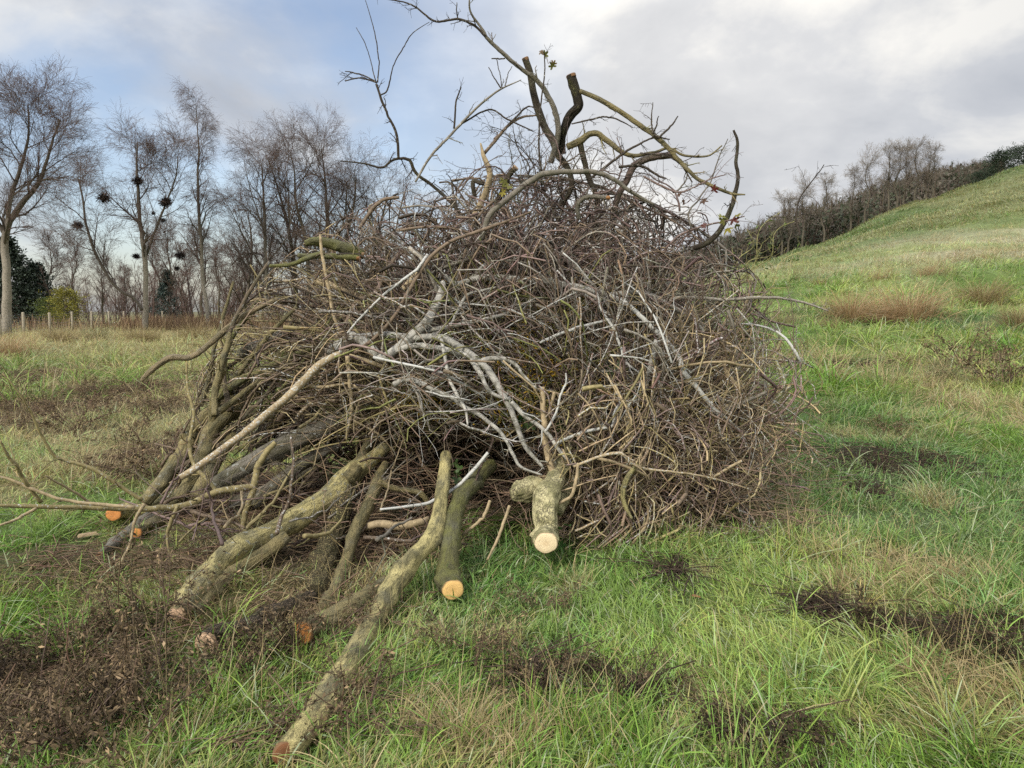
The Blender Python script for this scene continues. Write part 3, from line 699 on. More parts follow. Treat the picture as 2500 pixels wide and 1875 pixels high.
LOGS = r"""
log|long smooth olive-green trunk reaching from the bottom edge of the grass up into the pile|trunk|smooth|pale|H|2.55,2.8,3.15,3.55,4.0,4.4,4.9|205,1590,70 330,1420,69 480,1195,66 610,970,58 710,785,52 820,635,48 925,510,42 965,300,35 985,120,29|cut=rust tilt=0.6,-0.3,0 lich=0.4
log|big pale-olive trunk with scarred knots running down from the hollow to the left|trunk|smooth|pale|A|3.95,4.2,4.6,4.95,5.3|610,1610,62 700,1500,86 830,1340,88 1010,1170,84 1290,1040,82 1530,885,76 1740,700,68 1880,595,52 1975,510,42|cut=pink lich=0.8
+|smooth|olive|A|4.95,5.4|1730,720,50 1810,610,42 1870,480,36
log|dull olive log lying close under the scarred trunk|trunk|smooth|olive|A|4.0,4.5|740,1590,40 900,1400,52 1060,1280,56 1220,1180,52 1330,1090,45|lich=0.4
log|thick deeply furrowed trunk standing behind the slim smooth pole|trunk|ridged|ridge|A|5.0,4.75,4.6|1730,780,64 1680,940,74 1620,1120,80 1565,1300,80 1515,1460,66|lich=0.3
pole|slim smooth olive pole leaning beside the furrowed trunk|pole|smooth|olive|A|5.2,4.6,3.75|1980,620,30 1940,700,36 1870,880,44 1780,1050,42 1720,1250,45 1650,1430,48 1570,1580,54|lich=0.5
log|rough log with an orange sawn end lying on the ground under the slim pole|log|smooth|olive|H|3.5,4.15|262,1002,66 330,968,66 430,930,60 560,850,52 690,760,48|cut=orange nose=0.1 tilt=-0.3,-0.4,0.1 lich=0.3
log|brown furrowed log with a pinkish sawn end flat in the grass left of centre|log|ridged|brown|K|3.75,4.5|850,1140,44 900,1105,46 1020,1080,42 1160,1010,38 1300,950,34|cut=pink nose=0.02 tilt=0,-0.4,0 lich=0.1
log|moss-covered log ending in a golden sawn face above a withered weed|log|smooth|moss|H|3.98,4.2,4.6,5.1|1018,785,52 990,715,60 1000,600,50 1015,450,46 1060,330,44 1130,250,38 1205,170,34|cut=buff nose=0.14 tilt=0.1,-0.2,0 lich=0.5
trunk|knobbly cream-barked trunk with a round pale sawn face at the pile's front|trunk|knobbly|cream|D|4.45,4.6,5.05,5.6|622,1400,80 622,1340,84 618,1200,88 632,1090,86 690,970,70 750,830,52 800,680,42 830,560,34|cut=cream nose=0.16 lich=0.0
+|knobbly|cream|D|4.75,4.8|392,1085,36 415,1080,62 460,1065,76 530,1045,74 600,1060,66
+|knobbly|cream|D|4.72,5.3|690,1190,44 740,1080,52 770,980,48 780,860,40 790,760,34
log|log with a round orange sawn end, outermost at the pile's left foot|log|smooth|pale|A|5.3,5.6|205,945,50 270,930,50 400,925,50 540,885,46 700,800,40|cut=orange nose=0.12 tilt=0,-0.3,0 lich=0.2
log|small log with a flat orange sawn end below the longer left log|log|smooth|olive|A|5.2,5.7|355,1068,34 430,1025,42 560,960,42 720,890,38|cut=orange nose=0.12 tilt=0,-0.3,0 lich=0.3
log|split log with torn rust-coloured wood at the left foot of the pile|log|smooth|grey|A|4.9,5.4|115,1215,24 200,1150,36 290,1080,40 420,980,42 560,900,38|cut=rust lich=0.4
log|grey-barked leaning trunk at the very left edge of the pile|trunk|smooth|olive|A|5.35,5.8,6.2|410,870,40 540,710,50 660,560,54 705,420,52 790,320,44 940,200,38 1160,70,32|lich=0.7
log|mossy olive trunk that forks upward, second from the left edge|trunk|smooth|olive|A|5.3,5.55,5.8,6.2|630,850,46 730,700,50 800,560,54 830,420,54 920,320,56 1060,190,58 1180,80,54 1270,-30,48 1400,-180,40|lich=0.6
+|smooth|olive|A|5.6,5.5|850,350,28 850,240,24 880,110,22 930,0,18|tw=8
log|short olive log leaning just right of the forked trunk|log|smooth|olive|A|5.25,5.7|740,840,46 820,700,44 900,560,40 990,430,36|lich=0.6
log|long grey log spotted with pale lichen sloping across the pile's left|log|smooth|grey|A|5.15,5.4,5.7|860,760,52 1050,645,62 1250,535,66 1450,440,66 1610,365,66 1760,275,60 1960,200,52|lich=0.75
+|smooth|moss|A|5.6,5.75|1560,390,38 1650,300,36 1760,230,30
log|slender grey log lying parallel under the lichen-spotted one|log|smooth|grey|A|5.2,5.6|1110,890,40 1270,740,42 1420,630,40 1590,530,36 1710,470,30|lich=0.8
log|dark grey log half buried under the lichen-spotted logs|log|smooth|grey|A|5.5,5.8|960,880,36 1180,800,40 1400,700,42 1600,600,40|lich=0.5
log|upright dark post-like trunk behind the pale pole|trunk|smooth|olive|B|5.7,5.7|1380,860,36 1372,960,38 1366,1080,40 1350,1200,40|lich=0.6
log|dark leaning trunk seen through the gap left of the upright trunk|trunk|smooth|dark|B|5.9,6.0|1000,1390,40 1040,1260,44 1120,1180,40 1250,1080,36|lich=0.4
log|weathered grey hollow log poking out on the left side of the pile|log|smooth|grey|B|5.9,6.3|765,835,36 880,780,42 1000,730,42 1140,680,36|lich=0.3
log|thick moss-green log on top of the left shoulder of the pile|log|smooth|moss|B|5.9,6.0|1185,118,24 1250,105,34 1350,120,40 1450,150,40 1568,190,36|lich=0.2 cut2=pink
log|thin green log with a torn orange end under the thick mossy log|log|smooth|moss|B|5.85,5.85|1140,195,16 1250,205,22 1400,208,24 1540,212,22|lich=0.2 cut2=orange
branch|curved green branch lying below the two mossy logs|branch|smooth|moss|B|5.8,5.75|955,265,12 1090,258,18 1220,215,20 1310,180,16|lich=0.2
branch|smooth tan branch swinging out low to the left over the grass|branch|smooth|tan|B|5.6,5.8,6.0|118,1012,14 180,950,22 300,865,25 440,860,24 540,790,23 640,690,24 760,600,22 880,540,20 1010,480,16|tw=5 lich=0.2
pole|long straight pale pole slanting down the left front of the pile|pole|twig|tan|A|4.75,5.0,5.1|640,710,22 800,610,24 980,480,25 1150,345,27 1380,150,29 1540,-10,29 1640,-75,24 1740,-110,20|lich=0.6
+|twig|tan|B|5.05,5.1|1460,850,18 1475,1000,16 1488,1130,16 1488,1230,16 1450,1392,9
+|twig|tan|B|5.1,5.2|1470,850,22 1640,900,17 1840,970,15 2045,1020,9|tw=4
+|twig|tan|B|5.05,5.2|1500,1040,10 1650,1160,9 1770,1230,8 1905,1295,5|tw=4
+|twig|tan|B|5.1,5.2|1175,1040,14 1300,1052,12 1450,1030,10 1620,990,6
+|twig|tan|B|5.05,5.1|1500,1270,9 1620,1330,8 1700,1380,7 1765,1470,4|tw=5
+|twig|red|B|5.1,5.2|1500,1035,8 1640,1060,7 1800,1090,6 2000,1150,4|tw=4
branch|long yellow-brown branch running level out of the picture on the left|branch|twig|olive|A|4.95,4.6,4.2|1130,765,24 1000,780,25 870,800,23 720,872,24 560,905,23 420,905,22 220,905,20 0,905,18 -260,900,16 -560,890,12|tw=3 lich=0.5
+|twig|olive|K|4.45,4.2,4.0|590,545,9 500,490,8 400,430,8 300,395,7 230,370,7 180,290,6 140,200,5 80,100,4 10,20,3|tw=4 long
+|twig|tan|K|4.45,4.2|380,562,6 280,500,5 190,445,3
+|twig|tan|K|4.3,4.1|560,575,8 400,560,8 250,535,7 130,490,7 60,460,6 -40,440,5|tw=3
+|twig|olive|K|4.2,4.0|170,555,9 110,480,8 80,420,8 40,370,7 0,300,5|tw=5 long
+|twig|tan|K|4.2,4.0|150,580,7 60,630,6 -30,665,5
+|twig|tan|K|4.5,4.4|600,562,8 555,640,7 545,700,6 520,770,6 490,830,4
+|twig|olive|K|4.6,4.5|740,565,8 705,650,8 700,720,6 720,790,5 750,820,3
+|twig|olive|A|4.95,5.05|1120,760,24 1140,660,23 1165,600,22 1200,540,20 1260,480,16
+|twig|olive|A|4.95,4.85|1125,770,22 1080,870,20 1045,960,20 1040,1030,18 1048,1095,12
+|twig|olive|A|4.9,5.1|870,790,14 800,700,14 745,640,13 718,540,13 715,460,12 735,290,11 690,130,10 680,-40,8|tw=5
branch|dark crooked stick standing up through the left of the pile|stick|smooth|olive|B|5.3,5.6|598,1240,26 598,1100,25 625,980,25 650,900,24 690,770,22 695,700,16|tw=5
branch|thin straight stick hanging in front of the mossy logs|stick|twig|tan|B|5.55,5.5|1285,60,10 1290,130,12 1310,260,13 1345,440,14 1370,580,14 1410,690,12|
branch|bent brown bough with elbows climbing the left shoulder of the pile|bough|twig|brown|B|5.3,5.6,5.9|1260,930,14 1400,730,20 1460,620,20 1515,505,22 1640,440,20 1700,320,19 1790,195,18 1855,158,12|tw=6 lich=0.4
vine|long smooth brown whip arching from the left elbow over the top of the dome|whip|twig|brown|B|5.15,5.2,5.3,5.5|1500,835,13 1650,720,14 1780,560,15 1850,420,15 1960,240,15 2090,125,14 2300,40,13 2500,-30,10 2660,-90,6|lich=0.1
branch|rough broken bough with peeled tan wood behind the brown whip|bough|twig|tan|B|5.65,5.8|1820,420,24 1920,320,30 2010,230,32 2110,130,28|lich=0.2 cut2=cream
"""
BIRCH = r"""
branch|crooked silvery limb with a sharp V bend in the middle of the pile|bough|birch|white|C|S-0.1|0,690,30 70,650,38 180,600,40 270,660,38 350,728,36 430,685,34 540,590,36 640,500,37 700,395,34 745,285,28 752,235,18|
+|birch|white|C|S-0.1|370,730,24 430,690,24 510,660,22 620,655,22 760,682,22 900,725,21 960,800,18 1030,920,16 1080,970,15 1195,1003,13|tw=7
+|twig|white|C|S-0.1|750,270,10 770,300,9 700,250,7 675,210,5
branch|long silvery bough bending down across the middle of the pile to the front|bough|birch|white|C|S-0.08|140,600,20 280,582,23 400,580,25 560,602,27 740,600,27 880,660,29 1000,742,30 1085,820,29 1145,930,27 1195,1030,24 1235,1150,22 1290,1300,18 1400,1440,13|tw=4
+|birch|white|C|S-0.08|1000,745,18 1100,735,18 1210,772,15 1275,850,12 1355,925,8|tw=8
+|birch|white|C|S-0.1|1195,1015,16 1265,1085,17 1350,1160,16 1430,1235,15 1500,1335,13 1610,1440,10|tw=6
+|twig|white|C|S-0.14|740,610,13 760,720,15 782,860,13 830,970,13 890,1060,11 912,1170,7|tw=6
branch|highest of the long white limbs, arching over the centre of the pile to the right|bough|birch|white|C|S-0.05|765,195,14 800,230,20 850,245,23 950,212,25 1080,196,25 1250,205,25 1450,225,25 1600,252,25 1750,292,23 1850,330,21 1960,365,18 2100,385,12|tw=3
+|birch|white|F|S-0.1|500,1255,19 650,1232,19 780,1250,19 860,1300,17 950,1345,16 1050,1410,13 1120,1500,9|tw=7
branch|pale limb forking off the white arch and trailing down the right side onto the grass|bough|twig|white|F|S-0.12|500,1255,18 580,1295,18 650,1345,18 720,1415,18 820,1500,18 900,1600,19 930,1660,19|tw=6 lich=0.9
+|twig|white|D|S-0.12|1400,80,20 1480,190,20 1520,290,20 1620,412,19 1720,540,18 1830,632,16 1890,700,14 1940,810,12 2000,920,11 2025,1020,9 2060,1150,7 2115,1245,4|tw=6 lich=0.9
+|twig|white|D|S-0.15|2000,1000,7 1940,1090,6 1880,1188,4
+|twig|white|D|S-0.12|1890,690,9 1830,735,9 1770,715,9 1745,650,8 1738,550,7|tw=6
branch|long thin branch sticking out level to the right above the field|branch|twig|grey|F|5.6,5.6,5.5|640,1330,13 740,1312,13 880,1280,14 1000,1260,14 1200,1272,13 1440,1256,12 1600,1256,10 1740,1282,9 1850,1322,7 1925,1357,4|tw=12 lich=0.5
branch|grey arched limb curving above the white arch and down its right|bough|birch|grey|C|S-0.05|665,185,11 760,140,15 860,110,16 980,70,17 1080,18,18 1200,8,18 1400,22,17 1540,90,17 1640,160,16 1720,250,15 1785,330,14 1850,440,12 1855,540,9|tw=3
branch|pale drooping branch with many elbows right of the centre|branch|twig|white|C|S-0.1|1750,300,12 1780,420,12 1850,530,12 1905,670,11 1945,760,9 2030,830,6|tw=7 lich=0.8
branch|short white limb rising steeply to the right in the upper centre|bough|birch|white|C|S0|880,270,18 960,195,20 1070,90,19 1170,40,16 1290,65,12 1420,105,9|tw=5
branch|white bough lying level just below the V bend|bough|birch|white|C|S-0.02|560,590,14 640,560,17 760,530,18 900,500,17 1060,460,15 1200,420,13 1360,335,8|tw=6
+|birch|white|C|S-0.05|800,525,12 840,440,13 900,330,13 980,295,12 1120,268,9|tw=5
branch|straight pale stick sloping up to the right over the mossy centre|stick|twig|white|C|S-0.06|1380,630,10 1550,560,12 1700,512,12 1840,478,9|lich=0.9 tw=5
branch|white limb dropping from the centre toward the cream-barked trunk|bough|birch|white|C|S-0.12|430,905,24 500,868,24 600,892,21 700,940,20 800,982,18 870,1030,17 980,1080,16 1080,1162,15 1150,1250,14 1200,1345,13 1260,1430,11 1395,1492,8|tw=6
+|twig|grey|C|S-0.15|540,895,9 590,970,9 620,1060,8 640,1110,5|tw=6
branch|pale limb reaching from the cream-barked trunk out to the right|branch|twig|white|D|4.8,4.85,5.0|690,752,12 830,690,13 960,655,13 1030,638,13 1055,550,12 1100,492,10 1215,470,6|tw=9 lich=0.9
branch|slim white stick rising from behind the cream-barked trunk|stick|twig|white|D|4.8,4.85|618,675,10 690,560,10 718,450,9 750,372,8 750,295,4|tw=5 lich=0.9
branch|long thin crooked branch over the tan twigs right of the cream-barked trunk|branch|twig|tan|D|4.65,4.7,4.9|800,905,11 960,842,12 1100,815,13 1170,875,12 1250,910,10 1420,932,9 1560,950,8 1750,992,6 1960,1055,4|tw=6 lich=0.6
branch|peeled pale stick standing behind the cream-barked trunk|stick|twig|tan|D|4.9,4.8|598,385,18 604,560,22 612,700,24 635,850,27 672,950,28|lich=0.4
branch|greenish curved stick hanging in front of the fine twigs at lower right|stick|smooth|green|D|4.75,4.7|1215,885,15 1150,980,22 1122,1080,21 1145,1180,17 1182,1242,10|lich=0.5
branch|broken yellow-brown stub on the right flank of the pile|stick|twig|tan|D|5.4,5.3|1780,195,14 1805,290,17 1840,340,17 1885,400,16|lich=0.2 cut2=buff
branch|grey pole jutting toward the right edge of the pile|pole|twig|grey|D|5.3,5.4|1690,580,17 1800,530,18 1900,485,17 2055,420,12|lich=0.3
branch|white post-like birch limb on the right of the pile|bough|birch|white|D|5.1,5.15|1345,80,24 1310,230,23 1280,340,21 1255,430,18|
branch|pale broken pole at the lower right near the grass|pole|twig|tan|D|4.95,4.9|1690,985,10 1800,920,11 1895,865,11|lich=0.5
branch|thin tan stem curling beside the cream-barked trunk|stem|twig|tan|D|4.6,4.65|700,1150,12 790,1090,14 820,990,14 830,880,10|lich=0.2
branch|spotted white stick leaning across the black hollow|stick|twig|grey|H|4.5,4.7,4.8|660,390,6 790,375,8 900,350,9 1040,270,9 1120,190,9 1190,110,8|lich=1.1 tw=4
branch|torn buff branch lying level in the hollow behind the long olive trunk|branch|twig|tan|H|4.75,4.75|560,480,20 660,465,20 740,480,22 860,455,18 900,430,10|lich=0.2
branch|olive stick forking to the right inside the hollow|stick|smooth|olive|H|4.8,4.9|650,250,14 720,285,14 800,300,14 860,330,14 905,390,10|lich=0.3
branch|bare curved stick hanging in the gap between the mossy log and the cream trunk|stick|twig|tan|H|4.5,4.45|1200,345,8 1175,410,9 1140,450,9 1065,515,7|lich=0.3
branch|straight pale stick leaning under the cream trunk's swollen knob|stick|twig|tan|H|4.4,4.3|1295,370,8 1240,520,8 1185,640,6|lich=0.2
branch|thin brown twig arching over the fallen logs at the lower left|twig|twig|tan|A|4.1,4.2|1510,1500,10 1440,1435,9 1280,1430,9 1180,1400,8 1060,1335,6|lich=0.2
branch|forked brown stick trailing between the orange-ended log and the furrowed log|stick|twig|brown|A|3.9,4.0|1000,1570,7 1200,1575,9 1350,1555,9 1500,1500,10 1560,1500,8|tw=4 lich=0.2
+|twig|brown|A|3.95,3.9|1500,1510,8 1450,1610,7 1350,1640,6
branch|long dark stick lying in the weeds at the bottom left|stick|smooth|dark|K|3.0,3.4|730,1325,10 840,1290,11 940,1255,11 1070,1215,9|lich=0.2
"""
TOP = r"""
branch|dark sawn-off limb rising in an S from the top of the pile, left of two|bough|smooth|dark|E|5.95,6.0,6.0|1018,112,24 1050,210,25 1070,330,25 1110,470,27 1150,570,27 1200,650,29 1230,740,25 1290,820,23 1322,920,21 1300,1000,19 1230,1080,15|lich=0.3 cut=rust
branch|thickest dark sawn-off limb standing highest on the crown, right of two|bough|ridged|dark|E|5.9,5.9,5.95|1315,222,35 1340,300,36 1360,380,34 1362,430,32 1310,490,32 1270,580,29 1256,660,28 1262,735,26|lich=0.2 cut=rust
+|smooth|olive|E|5.85,5.7,5.6|1375,325,17 1500,378,19 1640,460,19 1780,552,18 1870,622,18 1950,700,17 2030,790,16 2120,880,14 2212,930,13 2350,990,11 2450,1000,5|tw=5
+|twig|dark|F|5.65,5.6|790,210,9 830,222,9 900,150,7 947,88,4
+|twig|dark|F|5.65,5.7|785,205,7 775,130,6 775,60,4 783,0,3|tw=9
+|twig|dark|F|5.65,5.6|790,190,6 812,130,5 822,88,3
branch|very long slender limb sweeping up to the top edge of the picture|bough|smooth|grey|G|5.9,5.8,5.7|1095,800,21 1128,680,20 1124,580,19 1090,490,18 1040,412,17 960,350,15 860,270,14 790,200,12 762,150,9 702,62,7 697,-30,5|tw=5 lich=0.4
+|twig|dark|G|5.7,5.6|775,180,9 720,128,9 640,96,8 530,106,7 440,45,6 380,15,5 290,-5,4|tw=14
+|twig|dark|G|5.75,5.7|870,287,5 840,290,5 805,288,4
+|twig|dark|G|5.7,5.65|640,98,5 632,60,4 634,12,3|tw=14
branch|tall thin wand branch standing apart on the left against the sky|branch|twig|dark|G|5.7,5.6|348,785,10 340,660,10 302,572,9 265,500,9 238,412,8|tw=9
+|twig|dark|G|5.6,5.55|245,405,5 250,330,4 245,250,4 220,120,3 183,-5,2
+|twig|dark|G|5.6,5.6|235,395,4 205,290,3 175,200,3 140,135,2
+|twig|dark|G|5.6,5.5|258,468,5 295,440,5 328,320,4 385,220,4 430,160,3 500,108,2
+|twig|dark|G|5.6,5.6|242,405,6 160,388,5 85,398,4|tw=14
+|twig|dark|G|5.6,5.6|238,400,5 150,362,5 85,350,3|tw=14
branch|knotted dark branch humping over the left skyline of the pile|branch|smooth|dark|G|5.8,5.9,6.0|60,790,4 180,802,6 270,822,8 330,786,9 400,792,11 440,862,11 520,920,11 600,990,12 650,1050,12|tw=9 lich=0.4
branch|forked grey branch climbing to the right across the left sky|branch|twig|grey|G|5.8,5.8,5.7|430,895,8 500,770,9 560,700,9 650,602,9 720,532,8 830,442,7 950,392,3|tw=7
+|twig|dark|G|5.8,5.75|620,632,7 632,500,6 655,425,4|tw=11
+|twig|dark|G|5.8,5.8|655,608,7 790,540,6 880,590,6 1010,645,4|tw=9
+|twig|dark|G|5.75,5.75|850,432,5 820,380,4 790,330,3
+|twig|dark|G|5.75,5.75|855,430,4 845,360,3 830,290,3
+|twig|dark|G|5.75,5.75|870,422,4 890,370,3 905,325,2
branch|yellowish elbow-shaped limb reaching right from the foot of the two dark stubs|bough|smooth|olive|E|5.95,5.9,5.75|1290,690,24 1370,655,28 1430,612,23 1500,610,21 1580,660,20 1700,740,16 1850,722,12 1960,690,9 2060,738,9 2212,742,7 2300,680,5|tw=7 lich=0.4
+|smooth|dark|E|5.95,6.0|1375,660,24 1400,780,21 1430,900,21 1470,990,19 1500,1130,18
branch|red-brown curved limb with a sawn end pointing right below the skyline|bough|smooth|red|E|5.8,5.85,5.95|1995,740,22 1880,752,25 1790,782,25 1720,832,27 1680,920,25 1620,1020,23 1600,1150,22|lich=0.2 cut=rust
branch|short dark stub with a grey sawn end left of the crown|bough|smooth|dark|E|5.8,5.9|958,822,23 905,880,23 862,980,21 820,1060,18|lich=0.3 cut=pink
branch|splintered tan limb with peeled bark standing left of the crown|bough|twig|tan|E|5.85,5.8|728,665,6 750,760,16 782,860,21 770,950,23 720,1070,25 685,1150,23|lich=0.2
branch|small dark hook-shaped stick left of the splintered limb|stick|smooth|dark|E|5.8,5.85|750,928,15 672,915,17 690,1025,16|lich=0.4
branch|pale limb arching over the crown in front of the dark stubs|bough|birch|grey|E|5.45,5.4,5.4,5.5|670,1410,19 740,1270,21 790,1130,21 900,1040,21 1060,920,21 1160,872,21 1320,856,19 1500,872,18 1600,912,16 1700,982,14 1860,1065,9|tw=4
branch|grey stick with a torn orange end lying on the crown|stick|smooth|grey|E|5.5,5.4|1370,1160,16 1358,1065,17 1420,1022,17 1565,1020,15|lich=0.4 cut2=orange
branch|dark upright limb at the right end of the pile's skyline|bough|smooth|dark|F|5.8,5.85,5.9|1308,180,8 1335,260,11 1325,400,13 1330,500,15 1300,660,17 1260,760,19 1200,860,21 1130,920,22 1030,955,20|tw=6 lich=0.5
branch|thin upright twig with two withered lobed leaves at its tip|twig|twig|dark|E|5.7,5.65|1125,850,8 1110,700,7 1120,480,6 1150,230,5 1150,110,4 1137,65,3|tw=3
branch|grey hawthorn branch running up to the right under the sweeping olive limb|branch|twig|dark|E|5.75,5.7|1440,900,10 1560,800,10 1700,690,9 1850,622,6 1960,640,4|tw=10
branch|thin brown branch looping up behind the splintered limb|branch|twig|brown|E|5.9,5.9|745,740,12 830,640,12 900,552,11 980,502,9 1095,484,5|tw=8
+|twig|dark|E|5.9,5.85|900,555,8 960,488,7 1030,428,6 1085,442,4|tw=9
branch|bare curved branch with a cut tip at the left skyline near the bare trees|branch|twig|brown|E|5.9,5.9|-60,1220,13 0,1130,14 60,1060,14 120,1025,13 200,1018,11|tw=5
branch|dark branch bristling with spurs along the right skyline|branch|twig|dark|F|5.75,5.7|560,420,11 700,420,10 830,490,8 870,495,5|tw=10
branch|thin dark branch bristling with spurs left of the olive elbow|branch|twig|dark|E|5.9,5.8|1320,540,5 1420,520,6 1540,500,6 1640,530,5 1720,565,3|tw=12
branch|drooping dark spray hanging below the red-brown limb|branch|twig|dark|F|5.7,5.65|700,330,8 860,350,8 960,400,7 1040,520,5|tw=12 long
branch|fine drooping branch with shrivelled leaves at the right of the crown|branch|twig|red|F|5.6,5.5|720,480,8 830,540,8 950,590,7 1060,560,6 1180,500,5 1260,470,3|tw=11 long
branch|low thin branch rising to the coloured leaves at the right|branch|twig|red|F|5.6,5.5|840,980,9 950,870,9 1100,800,8 1250,770,6 1380,740,4|tw=7 long
"""
for t in (LOGS, BIRCH, TOP):
    block = []
    for ln in t.strip().splitlines():
        if not ln.startswith('+') and block: add_branch('\n'.join(block)); block = []
        block.append(ln)
    add_branch('\n'.join(block))

def in_hollow(p):
    return (p[..., 0] > -1.7) & (p[..., 0] < 0.22) & (p[..., 1] < 5.75) & (p[..., 2] < 0.40 + 0.12 * p[..., 0] + 0.25)
# tangled branches of the dome, one object each
POLY = np.array([(560, 1000), (575, 840), (630, 700), (700, 610), (860, 560), (1040, 570), (1150, 520), (1300, 500), (1480, 510), (1620, 550), (1730, 620), (1790, 720), (1860, 830), (1895, 950), (1885, 1060),
                 (1830, 1150), (1720, 1240), (1560, 1300), (1430, 1310), (1250, 1290), (1200, 1180), (1120, 1080), (900, 1050), (760, 1060)], float)
def inpoly(x, y, poly=POLY):
    r = np.zeros(np.shape(x), bool); j = len(poly) - 1
    for i in range(len(poly)):
        xi, yi = poly[i]; xj, yj = poly[j]
        r ^= ((yi > y) != (yj > y)) & (x < (xj - xi) * (y - yi) / (yj - yi + 1e-12) + xi); j = i
    return r
def region(px, py):
    if px > 1300 and py > 960: return 'low'
    if px < 960 and py > 600: return 'left'
    if py < 740: return 'top'
    if px > 1480: return 'flank'
    return 'mid'
REG = {'top': ('thin red-brown branch in the matted upper dome of the brush pile', 'red-brown branches of the upper dome'),
       'left': ('crooked brown branch tangled in the left shoulder of the brush pile', 'brown branches of the left shoulder'),
       'mid': ('grey lichen-flecked branch in the mossy middle of the brush pile', 'grey branches of the middle'),
       'flank': ('grey branch drooping down the right flank of the brush pile', 'grey branches of the right flank'),
       'low': ('thin tan branch in the fine brushwood at the lower right of the pile', 'tan branches at the lower right')}
def lop(q):
    """the heap is lopsided: it peaks right of the middle and falls away in a long slope on the left"""
    u = norm(q); lf = np.clip(-u[..., 0], 0, 1) * np.clip(u[..., 2], 0, 1)
    pk = np.exp(-((u[..., 0] - 0.12) / 0.38) ** 2) * np.clip(u[..., 2], 0, 1) ** 2
    rt = np.clip(u[..., 0], 0, 1) * np.clip(u[..., 2], 0, 1)
    return 1 - 0.02 * lf + 0.08 * pk - 0.14 * rt
def surf_march(px, py, depth_in, phi, L, n, curl, hang=0.0, loose=1.0):
    """polylines that run over the dome's shell, starting at photo pixels"""
    m = len(px)
    Yd = ysurf(px, py); p = at(px, py, Yd)
    s = 1 - depth_in
    p = EC + (p - EC) * s[:, None]
    q = (p - EC) / ER; rad = np.linalg.norm(q, axis=1)
    nrm = norm(q / ER)
    d = np.stack([np.cos(phi), np.zeros(m), np.sin(phi)], -1)
    out = np.zeros((m, n, 3)); h = L / (n - 1)
    def tangent(d, q): 
        nn = norm(q / ER); return norm(d - (d * nn).sum(-1, keepdims=True) * nn)
    d = tangent(d, q)
    # centre the polyline on the start point
    p = p - d * (L / 2)[:, None] * rng.uniform(0.5, 1.0, m)[:, None]
    bias = rng.normal(size=(m, 3)) * 0.045
    stiff = np.where(rng.random(m) < 0.22, 0.10, 0.38)[:, None]
    drift = rng.normal(size=m) * 0.065 / n * 14 * loose
    for k in range(n):
        q = (p - EC) / ER; r = np.linalg.norm(q, axis=1)
        pull = np.clip((rad + drift * (k - n * 0.4)) * (1 + 0.36 * (vnoise(p * 1.25, 71) - 0.5) + 0.14 * (vnoise(p * 3.1, 72) - 0.5)) * lop(q), 0.3, 1.22)
        p2 = EC + q / r[:, None] * pull[:, None] * ER
        p = p + (p2 - p) * (stiff if k else 1.0)
        zg = height(p[:, 0], p[:, 1]) + 0.02
        p[:, 2] = np.maximum(p[:, 2], zg)
        out[:, k] = p
        kink = np.where(rng.random((m, 1)) < 0.25, 2.2, 0.3); d = norm(d + rng.normal(size=(m, 3)) * curl * kink + bias + np.array([0, 0, -hang]))
        d = norm(0.6 * tangent(d, q) + 0.4 * d)
        p = p + d * h[:, None]
    return out
def sample_px(n, reg=None):
    xs_, ys_ = [], []
    while len(xs_) < n:
        x = rng.uniform(540, 1900, 400); y = rng.uniform(495, 1320, 400); ok = inpoly(x, y)
        for a, b in zip(x[ok], y[ok]):
            if reg is None or region(a, b) == reg: xs_.append(a); ys_.append(b)
            if len(xs_) >= n: break
    return np.array(xs_), np.array(ys_)
def phis(reg, n):
    if reg == 'top': return rng.normal(0.0, 0.55, n) + (rng.random(n) < 0.5) * math.pi
    if reg == 'left': return np.where(rng.random(n) < 0.55, rng.normal(1.0, 0.35, n), rng.uniform(0, 2 * math.pi, n))
    if reg == 'mid': return np.where(rng.random(n) < 0.7, rng.normal(-0.25, 0.55, n), rng.uniform(0, 2 * math.pi, n)) 
    if reg == 'flank': return np.where(rng.random(n) < 0.7, rng.normal(-0.8, 0.45, n), rng.uniform(0, 2 * math.pi, n))
    u = rng.random(n)
    return np.where(u < 0.5, rng.normal(0.9, 0.2, n), np.where(u < 0.8, rng.normal(-1.25, 0.45, n), rng.uniform(0, 2 * math.pi, n)))
def pal(reg, n):
    P = {'top': ['red', 'red', 'brown', 'grey', 'dark'], 'left': ['brown', 'olive', 'brown', 'tan', 'dark'], 'mid': ['grey', 'brown', 'grey', 'moss', 'brown', 'red'], 'flank': ['grey', 'brown', 'tan', 'red', 'brown', 'grey'], 'low': ['tan', 'tan', 'brown', 'red', 'olive']}[reg]
    return np.array([COLK[P[i]] for i in rng.integers(0, len(P), n)])
NB = {'top': 46, 'left': 42, 'mid': 34, 'flank': 28, 'low': 40}
